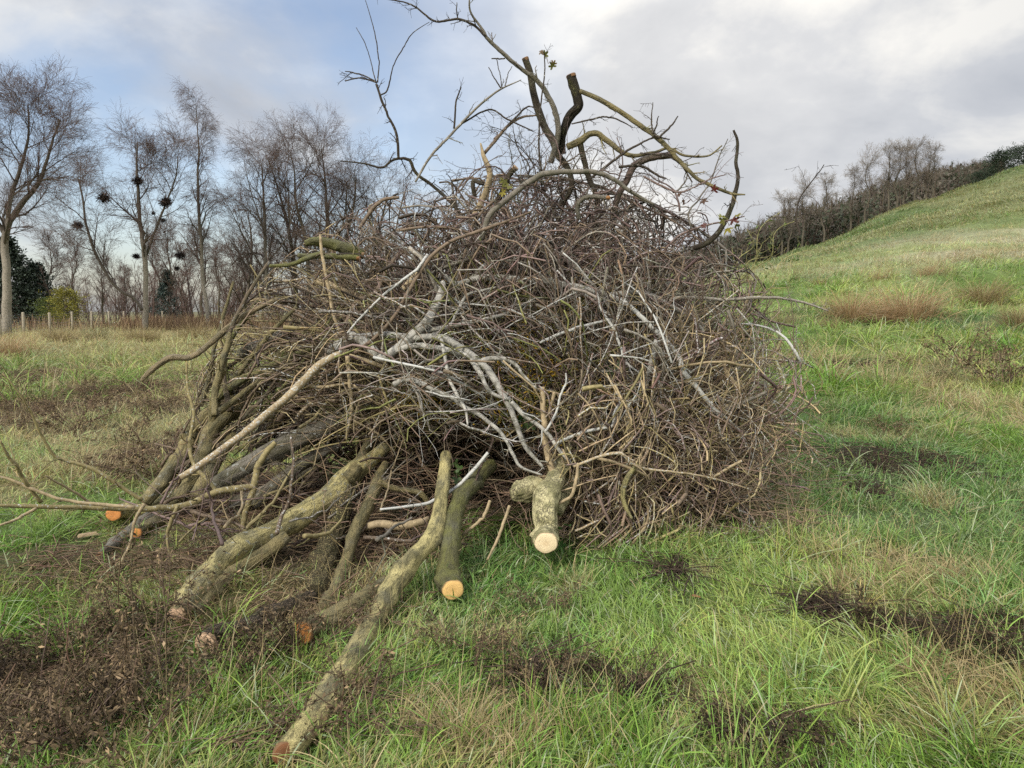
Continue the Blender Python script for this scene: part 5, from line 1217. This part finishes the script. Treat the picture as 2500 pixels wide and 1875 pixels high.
chip(1700, 1465, 0.05, ORANGE * 0.6, 'small orange-brown chip in the grass below the pile')
chip(1895, 1022, 0.12, lin((206, 160, 110)), 'orange wood chip at the right foot of the pile')
chip(1615, 1180, 0.09, lin((196, 156, 116)), 'tan cut chip among the fine twigs at lower right')
chip(320, 1700, 0.16, COLK['pale'], 'pale barkless lump of wood half hidden in the lower left weeds')

# rushes: straw-coloured tussocks on the right
def tussock(px, py, w, h, label, n=260, c=RUSH):
    p = ground_at(px, py); m = MB(); s = p[1] / FPX; W, H = w * s, h * s
    x = p[0] + rng.normal(size=n) * W * 0.3; y = p[1] + rng.normal(size=n) * W * 0.25
    az = np.arctan2(y - p[1], x - p[0]) + rng.normal(size=n) * 0.7
    blades(m, x, y, rng.uniform(0.7, 1.45, n) * H, rng.uniform(0.7, 1.2, n) * max(0.006, H * 0.013), az, np.abs(rng.normal(0.5, 0.3, n)), rng.uniform(0.4, 1.7, n),
           lerp(np.broadcast_to(c * 0.7, (n, 3)), lerp(np.broadcast_to(c, (n, 3)), STRAW, rng.random(n) * 0.5), rng.random(n)), 4)
    tag(m.build('rush_tussock', M_GRASS, None, p), label, 'tussock')
for (x, y, w, h, lab) in [(2075, 785, 60, 80, 'brown rush tussock left of the two big ones on the right bank'), (2215, 780, 110, 95, 'largest brown rush tussock on the right bank'), (2150, 790, 60, 60, 'rush tussock filling the gap between the two big ones'),
        (2020, 805, 40, 45, 'small straw tussock left of the rush tussocks by the path bank'), (1915, 795, 35, 40, 'pale straw tussock just right of the brush pile'), (2150, 680, 45, 35, 'far rush tussock above the big ones'),
        (2270, 670, 70, 30, 'broad low rush tussock in the pale band below the hill'), (2000, 695, 25, 25, 'tiny far tussock left of the far rushes'), (2400, 745, 60, 70, 'leaning straw tussock near the right edge of the bank'),
        (2300, 930, 40, 60, 'grey-green grass tussock beside the dead weeds on the right'), (2490, 800, 60, 60, 'straw tussock cut by the right edge'), (150, 835, 60, 45, 'straw tussock in front of the wire fence'), (235, 830, 40, 40, 'dark green tussock in the pale grass at left'),
        (345, 835, 60, 45, 'straw tussock near the nest birch'), (480, 830, 60, 45, 'straw tussock between the nest birch and the pile'), (620, 840, 60, 40, 'straw tussock beside the left shoulder of the pile'), (20, 870, 70, 60, 'tan tussock cut by the left edge')]:
    tussock(x, y, w, h, lab, 620 if w > 50 else 240, lin((92, 100, 66)) if 'green' in lab else (STRAW2 if 'straw' in lab else RUSH))

# ------------------------------------------------------------------ trees
BARKB, BARKD, TWG = lin((150, 142, 128)), lin((84, 76, 68)), lin((98, 82, 74))
def tree(name, label, stems, crown, group=None, levels=(16, 9, 7, 5), lens=(3.2, 1.5, 0.75, 0.42), droop=(-0.01, -0.02, -0.05, -0.10), white=True, t0=0.28, rt=(0.006, 0.005), ang=(0.45, 0.95), pale_to=0.35, tw=TWG, trunkmat=None, lf=0.5):
    """stems: list of polylines (world points, radii). Trunk is one part, the limbs and twigs the crown."""
    base = stems[0][0][0].copy(); root = empty(name, base); tag(root, label, 'tree', group)
    m = MB(); P = []; R = []
    for k, (p, r) in enumerate(stems):
        q = catmull(np.asarray(p), 30); rr = np.interp(np.linspace(0, 1, 30), np.linspace(0, 1, len(r)), r)
        q[1:] += rng.normal(size=(29, 3)) * rr[1:, None] * 0.12
        f = np.linspace(0, 1, 30)[:, None]
        cc = (BARKB * (1 - smooth(pale_to * .6, pale_to * 1.6, f)) + BARKD * smooth(pale_to * .6, pale_to * 1.6, f)) if white else np.broadcast_to(BARKD, (30, 3))
        if k: cc = np.broadcast_to(BARKD, (30, 3)) * 1.05
        tubes(m, q, rr, 10, np.hstack([cc, np.full((30, 1), 0.2)])[None], rough=0.1, seed=k, cap=True); P.append(q); R.append(rr)
    m.build('trunk', trunkmat or (M_BIRCH if white else M_SMOOTH), root, base)
    P = np.array(P); R = np.array(R); c = MB()
    scale = crown
    p1, r1 = grow(P, R, levels[0], (0.6 * lens[0] * scale, 1.1 * lens[0] * scale), ang, 0.5, 9, 0.13, 0.05, t0, 1.0, 0.25, 0.012, lf)
    p2, r2 = grow(p1, r1, levels[1], (0.5 * lens[1] * scale, 1.2 * lens[1] * scale), (0.4, 0.9), 0.55, 7, 0.16, droop[1], 0.15, 1.0, 0.3, rt[0] * 1.3, 0.45)
    p3, r3 = grow(p2, r2, levels[2], (0.5 * lens[2] * scale, 1.2 * lens[2] * scale), (0.35, 0.8), 0.6, 6, 0.16, droop[2], 0.15, 1.0, 0.5, rt[0], 0.3)
    p4, r4 = grow(p3, r3, levels[3], (0.5 * lens[3] * scale, 1.3 * lens[3] * scale), (0.3, 0.8), 0.7, 4, 0.16, droop[3], 0.15, 1.0, 0.6, rt[1], 0.2)
    for p, r, s, b in ((p1, r1, 6, BARKD), (p2, r2, 4, BARKD * 0.9), (p3, r3, 3, tw), (p4, r4, 3, tw)):
        tubes(c, p, r, s, twigcol(len(p), b, 0.15, 0.0))
    c.build('crown', M_TWIG, root, base)
    return root, p2
def stemL(pts, Yd, crop='L'):
    a = parse(pts, crop); a[:, 2] *= 0.95 if Yd < 41 else 0.74; P = at(a[:, 0], a[:, 1], np.full(len(a), float(Yd))); 
    return P, a[:, 2] * Yd / FPX
def ground_fix(s):
    P, r = s; P[0, 2] = float(height(P[0:1, 0], P[0:1, 1])[0]) - 0.1; return P, r
t1 = [ground_fix(stemL('30,1490,22 32,1350,19 30,1200,17 25,1060,15 70,950,13 170,830,10 205,740,7 235,640,5 270,540,3', 40)), stemL('28,1080,10 40,930,9 60,850,9 115,680,6 130,570,4 125,470,3', 40), stemL('22,1060,9 -30,960,8 -90,820,6 -120,660,4', 40)]
r_, _ = tree('birch_tree', 'big spreading bare birch at the far left edge of the photo', t1, 1.0, None, (12, 9, 8, 5), (4.0, 2.1, 1.05, 0.6), rt=(0.006, 0.0048))
t2 = [ground_fix(stemL('650,1480,18 655,1350,15 655,1200,14 640,1080,13 628,980,11 620,840,9 615,740,6 620,640,3', 48)), stemL('640,1395,10 600,1340,9 520,1290,9 440,1160,8 390,1020,7 370,880,5 350,800,3', 47), stemL('648,1180,9 690,1060,8 740,930,6 790,800,4 800,700,2', 48.3)]
r2_, lim = tree('birch_tree', 'bare birch full of dark round twig clumps, two stems from one base', t2, 1.05, None, (11, 9, 8, 4), (4.2, 2.1, 1.0, 0.55), rt=(0.006, 0.0048), lf=0.6)
b2 = np.array(r2_.location)
for (x, y, r) in [(468, 890, 24), (620, 815, 20), (745, 910, 22), (350, 1015, 19), (735, 992, 11), (812, 1148, 18), (613, 1153, 13), (797, 1208, 10), (690, 960, 8)]:
    a = parse(f'{x},{y},{r}', 'L')[0]; c0 = at(a[0], a[1], 47.8); rad = a[2] * 47.8 / FPX
    n = 300; u = norm(rng.normal(size=(n, 3))) * (rng.random((n, 1)) ** 0.8) * rad * np.array([1.1, 1, 0.7]) * (1 + 0.4 * np.sin(np.arange(n) * 0.7))[:, None]; d = norm(u + rng.normal(size=(n, 3)) * rad * 0.7)
    P = np.stack([c0 + u * 0.7, c0 + u * 0.7 + d * rad * 0.3, c0 + u * 0.7 + d * rad * 0.85 + rng.normal(size=(n, 3)) * rad * 0.1], 1)
    m = MB(); tubes(m, P, np.full((n, 3), 0.012) * rad / 0.3, 3, twigcol(n, lin((40, 33, 30)), 0.2, 0)); m.build('twig_clump', M_TWIG, r2_, b2)
t3 = [ground_fix(stemL('940,1475,14 930,1380,12 912,1250,11 905,1100,10 897,980,9 890,800,7 895,680,5 888,570,3 882,470,1.5', 52))]
tree('birch_tree', 'slim white-stemmed birch with drooping twigs right of the clump-filled one', t3, 0.85, None, (24, 7, 6, 4), (4.4, 1.6, 0.9, 0.8), (-0.01, -0.05, -0.16, -0.3), rt=(0.0055, 0.0045), t0=0.2, ang=(0.3, 0.6), lf=0.7)
clump = [('1195,1330,13 1192,1100,11 1188,900,9 1180,700,6 1170,520,3', 55, 'bare birch at the left of the tree clump behind the pile'), ('1330,1250,12 1310,1050,10 1280,860,8 1240,680,5 1200,520,3', 57, 'bare leaning tree second in the clump behind the pile'),
         ('1390,1250,12 1370,1000,10 1330,800,8 1320,600,4 1300,480,2', 56, 'bare tree third in the clump behind the pile'), ('1480,1250,13 1475,1000,11 1465,780,8 1455,600,5 1440,460,2', 57, 'bare dark-stemmed tree at the middle of the clump'),
         ('1540,1250,12 1560,1000,10 1590,800,7 1600,620,3', 58, 'bare tree at the right of the clump above the mossy logs'), ('1680,1250,12 1690,1050,10 1720,880,7 1740,740,3', 60, 'purple-twigged bare tree half hidden by the pile'), ('1100,1400,9 1120,1200,8 1130,1000,6 1110,800,3', 60, 'thin bare tree between the slim birch and the clump')]
for s, Yd, lab in clump:
    a, r = stemL(s, Yd); a[:, 2] = a[0, 2] + (a[:, 2] - a[0, 2]) * 0.74; a = np.vstack([[a[0, 0], a[0, 1], float(height(a[0:1, 0], a[0:1, 1])[0]) - 0.1], a]); r = np.concatenate([[r[0] * 1.1], r])
    tree('bare_tree', lab, [(a, r)], 1.0, None, (19, 10, 7, 4), (7.4, 2.7, 1.15, 0.6), (0, 0.0, -0.05, -0.1), white=('birch' in lab), rt=(0.0052, 0.0042), t0=0.1, ang=(0.45, 1.0), lf=0.62)
# thin bare trees beyond the fence: copies of two builds
def tree_proto(h, seedn, lab, group, w=1.0, tw=TWG):
    x = np.array([0, 0.02, -0.03, 0.04, 0.02]) * h; P = np.column_stack([x, x[::-1] * 0.5, np.linspace(0, h, 5)])
    return tree('bare_tree', lab, [(P, np.array([0.02, 0.016, 0.011, 0.006, 0.002]) * h)], h / 10 * w, group, (15, 7, 6, 3), (5.0, 2.0, 1.0, 0.6), (0, 0.02, 0.01, 0), white=False, rt=(0.008, 0.0065), t0=0.3, ang=(0.25, 0.6), tw=tw, lf=0.65)[0]
def copy_tree(o):
    c = o.copy(); col.objects.link(c)
    for ch in o.children:
        d = ch.copy(); col.objects.link(d); d.parent = c
    return c
protos = [tree_proto(6.5, 1, 'thin bare tree in the thicket beyond the fence', 'thin trees beyond the fence', 1.1), tree_proto(7.5, 2, 'thin bare tree in the thicket beyond the fence', 'thin trees beyond the fence', 1.0)]
bg = [(130, 66), (190, 72), (255, 62), (420, 66), (455, 74), (540, 68), (600, 64), (660, 70), (310, 78), (390, 80), (720, 75), (500, 80), (780, 70), (850, 72), (930, 74)]
for i, (px, Yd) in enumerate(bg):
    o = protos[i] if i < 2 else copy_tree(protos[i % 2]); x = (px - CX) / FPX * Yd
    o.location = (x, Yd, float(height(np.array([x]), np.array([float(Yd)]))[0])); o.rotation_euler = (0, 0, rng.uniform(0, 6.28)); s = rng.uniform(0.75, 1.25); o.scale = (s, s, s)
# trees along the crest of the hill on the right (base R x,y ; top R y)
crest = [(430, 850, 545, 'leftmost bare tree on the hill crest, low down behind the willow shoots'), (470, 835, 560, 'thin bare tree second from the left on the hill crest'), (540, 805, 490, 'bare tree third along the crest rising above the dark wood'), (640, 790, 455, 'bare tree fourth along the crest with an upright fan of twigs'),
         (780, 740, 410, 'bare tree left of the tall pale-stemmed one on the crest'), (858, 720, 352, 'tall pale-stemmed bare tree standing forward of the wood on the crest'), (970, 665, 290, 'tall bare tree at the left of the highest crest group'), (1008, 650, 300, 'slender bare tree inside the highest crest group'),
         (1050, 630, 320, 'dark-stemmed bare tree in the highest crest group'), (1110, 600, 280, 'bare tree with a dense crown in the highest crest group'), (1195, 565, 300, 'broad bare tree at the right end of the crest row'), (1160, 580, 330, 'slim bare tree just left of the broad one on the crest')]
cps = [tree_proto(9.0, 3, '', None, 0.95, lin((128, 118, 104))), tree_proto(9.0, 4, '', None, 0.8, lin((122, 112, 100))), tree_proto(9.0, 5, '', None, 1.1, lin((126, 116, 102)))]
for i, (x, y, yt, lab) in enumerate(crest):
    o = cps[i] if i < 3 else copy_tree(cps[i % 3])
    px, py = 1700 + x * .4822, 200 + y * .4822; Yd = 87.0
    gx = (px - CX) / FPX * Yd / (cp + (CY - py) / FPX * sp); gz = float(height(np.array([gx]), np.array([Yd]))[0]) - 0.2
    zt = at(px, 200 + yt * .4822, Yd)[2]
    o.location = (gx, Yd, gz); s = (zt - gz) / 10.4; o.scale = (s, s, s); o.rotation_euler = (0, 0, i * 1.7); tag(o, lab, 'tree', 'bare trees along the hill crest')

def conifer(name, label, px, Yd, h, w, c, group=None, n=2600, spire=True, base_py=None, cat='tree'):
    x = (px - CX) / FPX * Yd; z = float(height(np.array([x]), np.array([float(Yd)]))[0]) - 0.1; b = np.array([x, Yd, z])
    root = empty(name, b); tag(root, label, cat, group)
    m = MB(); tubes(m, b + np.array([(0, 0, 0), (0.02 * h, 0, h * .5), (0, 0, h * 0.98)]), np.array([0.02, 0.012, 0.002]) * h, 8, np.append(lin((66, 54, 44)), 0)); m.build('trunk', M_TWIG, root, b)
    # branches as sprays of narrow needle blades, drooping from whorls
    nb = n // 22; u = rng.random(nb) ** 0.8; zz = 0.06 + 0.93 * u
    if spire: rad = w * (1 - zz) ** 0.85 + 0.05 * w
    else: rad = w * np.sqrt(np.maximum(0.02, 1 - ((zz - 0.55) / 0.5) ** 2)) * rng.uniform(0.6, 1.1, nb)
    rad = rad * rng.uniform(0.65, 1.15, nb) * (1 + 0.25 * np.sin(zz * 40)); th = rng.uniform(0, 2 * math.pi, nb)
    d = np.stack([np.cos(th), np.sin(th), rng.uniform(-0.45, 0.1, nb) if spire else rng.uniform(-0.2, 0.6, nb)], -1)
    cm = MB(); q = 22
    t = np.tile(np.linspace(0.2, 1, q), (nb, 1)) ** 0.8
    o = b + np.array([0, 0, 1]) * (zz * h)[:, None]
    pos = o[:, None] + d[:, None] * (rad[:, None] * t)[..., None]; pos[..., 2] -= 0.12 * rad[:, None] * t ** 2
    pos = (pos + rng.normal(size=pos.shape) * 0.02 * h).reshape(-1, 3); k = len(pos)
    dd = norm(np.repeat(d, q, 0) + rng.normal(size=(k, 3)) * 0.7); ww = norm(np.cross(dd, rng.normal(size=(k, 3))))
    L = rng.uniform(0.018, 0.045, (k, 1)) * h; W = L * 0.26
    V = np.stack([pos - ww * W * .3, pos + dd * L * .5 + ww * W, pos + dd * L, pos + dd * L * .5 - ww * W], 1)
    cl = c * rng.uniform(0.5, 1.35, (k, 1)) * np.repeat(rng.uniform(0.8, 1.2, nb), q)[:, None]
    cm.add(V.reshape(-1, 3), (np.arange(k) * 4)[:, None] + np.arange(4)[None], np.repeat(cl, 4, 0)); cm.build('crown', M_NEEDLE, root, b)
DG = lin((52, 62, 50))
conifer('spruce_tree', 'large dark spruce behind the birch trunk at the far left', 30, 62, 7.4, 4.4, DG, None, 13000)
conifer('spruce_tree', 'second dark spruce to the right of the big one behind the fence', 100, 64, 5.4, 3.6, DG * 1.05, None, 10000)
conifer('spruce_tree', 'blue-green spruce standing right of the two-stemmed birch', 415, 66, 4.9, 1.7, lin((70, 84, 78)), None, 6000)
conifer('evergreen_bush', 'yellow-green rounded bush just behind the wire fence', 168, 57, 3.0, 1.6, lin((128, 124, 52)), None, 7000, False, None, 'bush')
conifer('evergreen_bush', 'low green bush left of the yellow-green one by the fence', 125, 58, 2.3, 1.3, lin((88, 100, 48)), None, 5000, False, None, 'bush')
for (x, y, yt, w, lab) in [(1480, 465, 350, 2.3, 'left dark pine on the hill skyline'), (1590, 440, 322, 2.5, 'middle dark pine on the hill skyline, taller than the left one'), (1665, 420, 292, 2.8, 'tallest dark pine cut by the right edge on the hill skyline'), (1392, 492, 448, 1.8, 'low dark evergreen left of the skyline pines')]:
    px = 1700 + x * .4822; Yd = 92.0; xx = (px - CX) / FPX * Yd; gz = float(height(np.array([xx]), np.array([Yd]))[0])
    conifer('pine_tree', lab, px, Yd, max(1.5, at(px, 200 + yt * .4822, Yd)[2] - gz), w, lin((50, 62, 44)), None, 8000, False)

# far woods that read as one mass
def woods():
    # thicket of bare purple shrubs behind the fence on the left
    mb = MB(); n = 640
    Yd = rng.uniform(60, 98, n); px = rng.uniform(-350, 1300, n); x = (px - CX) / FPX * Yd; z = height(x, Yd)
    h = rng.uniform(2.6, 6.2, n) * (0.7 + 0.5 * vnoise(np.stack([x * .1, Yd * .1, x * 0], -1), 4)); h = np.where(px < 280, h * 0.7, h)
    s = np.linspace(0, 1, 6); P = np.zeros((n, 6, 3)); lean = rng.normal(size=(n, 2)) * 0.25
    P[:, :, 0] = x[:, None] + lean[:, 0:1] * h[:, None] * s; P[:, :, 1] = Yd[:, None] + lean[:, 1:2] * h[:, None] * s; P[:, :, 2] = z[:, None] + h[:, None] * s
    R = (0.012 * h)[:, None] * (1 - 0.8 * s)
    c0 = lin((98, 80, 72))
    tubes(mb, P, R, 4, twigcol(n, lin((72, 60, 55)), 0.25, 0))
    p1, r1 = grow(P, R, 9, (0.8, 2.0), (0.3, 0.9), 0.5, 6, 0.15, 0.04, 0.05, 1, 0.3, 0.012); tubes(mb, p1, r1, 3, twigcol(len(p1), c0, 0.25, 0))
    p2, r2 = grow(p1, r1, 6, (0.4, 1.1), (0.3, 0.9), 0.6, 4, 0.15, 0.02, 0.1, 1, 0.5, 0.010); tubes(mb, p2, r2, 3, twigcol(len(p2), c0, 0.25, 0))
    tag(mb.build('thicket', M_TWIG), 'purple-brown thicket of bare shrubs behind the fence', 'thicket', None, 'stuff')
    # dead bracken and stems at its foot
    mb = MB(); n = 5000; px = np.concatenate([rng.uniform(300, 700, n // 2), rng.uniform(-200, 1100, n // 2)]); Yd = rng.uniform(47, 58, n); x = (px - CX) / FPX * Yd
    blades(mb, x, Yd, rng.uniform(0.5, 1.3, n), rng.uniform(0.03, 0.06, n), rng.uniform(0, 6.28, n), np.abs(rng.normal(0.25, 0.2, n)), rng.uniform(0, .6, n), lerp(np.broadcast_to(lin((104, 80, 66)), (n, 3)), lin((170, 148, 112)), rng.random(n) ** 2), 3)
    tag(mb.build('undergrowth', M_DEAD), 'brown dead stems and bracken at the foot of the birches', 'undergrowth', None, 'stuff')
    # wood on the far side of the crest
    mb = MB(); ml = MB(); n = 900
    px = rng.uniform(1560, 2420, n); Yd = rng.uniform(90, 150, n); Yd = np.where(px > 2080, rng.uniform(120, 185, n), Yd)
    x = (px - CX) / FPX * Yd; z = height(x, Yd)
    tgt_px = np.array([1560, 1700, 1820, 1920, 2010, 2085, 2150, 2210, 2270, 2330, 2390, 2450]); tgt_py = np.array([638, 596, 544, 504, 476, 456, 432, 416, 404, 394, 384, 376])
    ztop = at(px, np.interp(px, tgt_px, tgt_py) + np.abs(rng.normal(size=n)) * 9, Yd)[:, 2]
    h = np.clip(ztop - z, 1.2, 10.0) * rng.uniform(0.75, 1.0, n)
    q = 34; u = norm(rng.normal(size=(n, q, 3))) * rng.random((n, q, 1)) ** 0.4
    pos = np.stack([x, Yd, z + h * 0.58], -1)[:, None] + u * (np.array([0.34, 0.34, 0.45])[None] * h[:, None])[:, None]
    pos = pos.reshape(-1, 3); k = len(pos); dd = norm(rng.normal(size=(k, 3))); ww = norm(np.cross(dd, rng.normal(size=(k, 3)))); L = rng.uniform(0.35, 0.9, (k, 1)); W = L * 0.3
    V = np.stack([pos - ww * W, pos + dd * L, pos + ww * W], 1)
    base = np.where((rng.random(n) < 0.62)[:, None], lin((66, 72, 54)), lin((92, 86, 74)))
    cl = np.repeat(base, q, 0) * rng.uniform(0.6, 1.3, (k, 1))
    ml.add(V.reshape(-1, 3), (np.arange(k) * 3)[:, None] + np.arange(3)[None], np.repeat(cl, 3, 0))
    s = np.linspace(0, 1, 4); P = np.zeros((n, 4, 3)); P[:, :, 0] = x[:, None]; P[:, :, 1] = Yd[:, None]; P[:, :, 2] = z[:, None] + h[:, None] * s; P[:, 1:3, :2] += rng.normal(size=(n, 2, 2)) * 0.15
    tubes(ml, P, (0.018 * h)[:, None] * (1 - 0.7 * s), 4, twigcol(n, lin((88, 78, 66)), 0.2, 0))
    p1, r1 = grow(P, (0.018 * h)[:, None] * (1 - 0.7 * s), 12, (1.0, 2.6), (0.3, 0.8), 0.5, 5, 0.12, 0.03, 0.3, 1, 0.3, 0.014); tubes(ml, p1, r1, 3, twigcol(len(p1), lin((92, 84, 74)), 0.2, 0))
    p2, r2 = grow(p1, r1, 5, (0.5, 1.3), (0.3, 0.8), 0.6, 4, 0.12, 0.03, 0.2, 1, 0.5, 0.012); tubes(ml, p2, r2, 3, twigcol(len(p2), lin((104, 96, 84)), 0.2, 0))
    tag(ml.build('woodland', M_NEEDLE), 'dark mixed wood climbing the slope behind the hill crest', 'wood', None, 'stuff')
woods()

# ------------------------------------------------------------------ the wire fence at the left
def fence():
    posts = [(-60, 35.5), (3, 37), (61, 40), (125, 43.5), (180, 47), (228, 50.5), (270, 54), (306, 58), (400, 62), (436, 66), (600, 70)]
    pts = []
    for px, Yd in posts:
        x = (px - CX) / FPX * Yd; pts.append(np.array([x, Yd, float(height(np.array([x]), np.array([Yd]))[0])]))
    root = empty('wire_fence', pts[1]); tag(root, 'wire stock fence on pale wooden posts at the left edge of the field', 'fence')
    o = pts[1]
    for p in pts:
        m = MB(); tubes(m, p + np.array([(0, 0, -0.2), (0, 0, 0.6), (0.01, 0, 1.22), (0.01, 0, 1.25)]), np.array([0.075, 0.073, 0.07, 0.055]), 8, np.append(lin((150, 142, 120)), 0), cap=True, rough=0.05)
        m.build('post', M_POST, root, o)
    w = MB()
    for a, b in zip(pts[:-1], pts[1:]):
        for hz in (0.12, 0.28, 0.44, 0.62, 0.82, 1.02, 1.15):
            t = np.linspace(0, 1, 6)[:, None]; q = a + (b - a) * t + np.array([0, 0, hz]); q[:, 2] -= 0.02 * np.sin(t[:, 0] * math.pi)
            tubes(w, q, np.full(6, 0.006), 3, np.append(lin((120, 118, 112)), 0))
        L = np.linalg.norm(b - a); k = int(L / 0.3)
        t = np.linspace(0, 1, k)[:, None]; q = a + (b - a) * t
        P = np.stack([q + np.array([0, 0, .12]), q + np.array([0, 0, .55]), q + np.array([0, 0, 1.0])], 1)
        tubes(w, P, np.full((k, 3), 0.0045), 3, np.append(lin((120, 118, 112)), 0))
    w.build('wire_netting', M_WIRE, root, o)
fence()
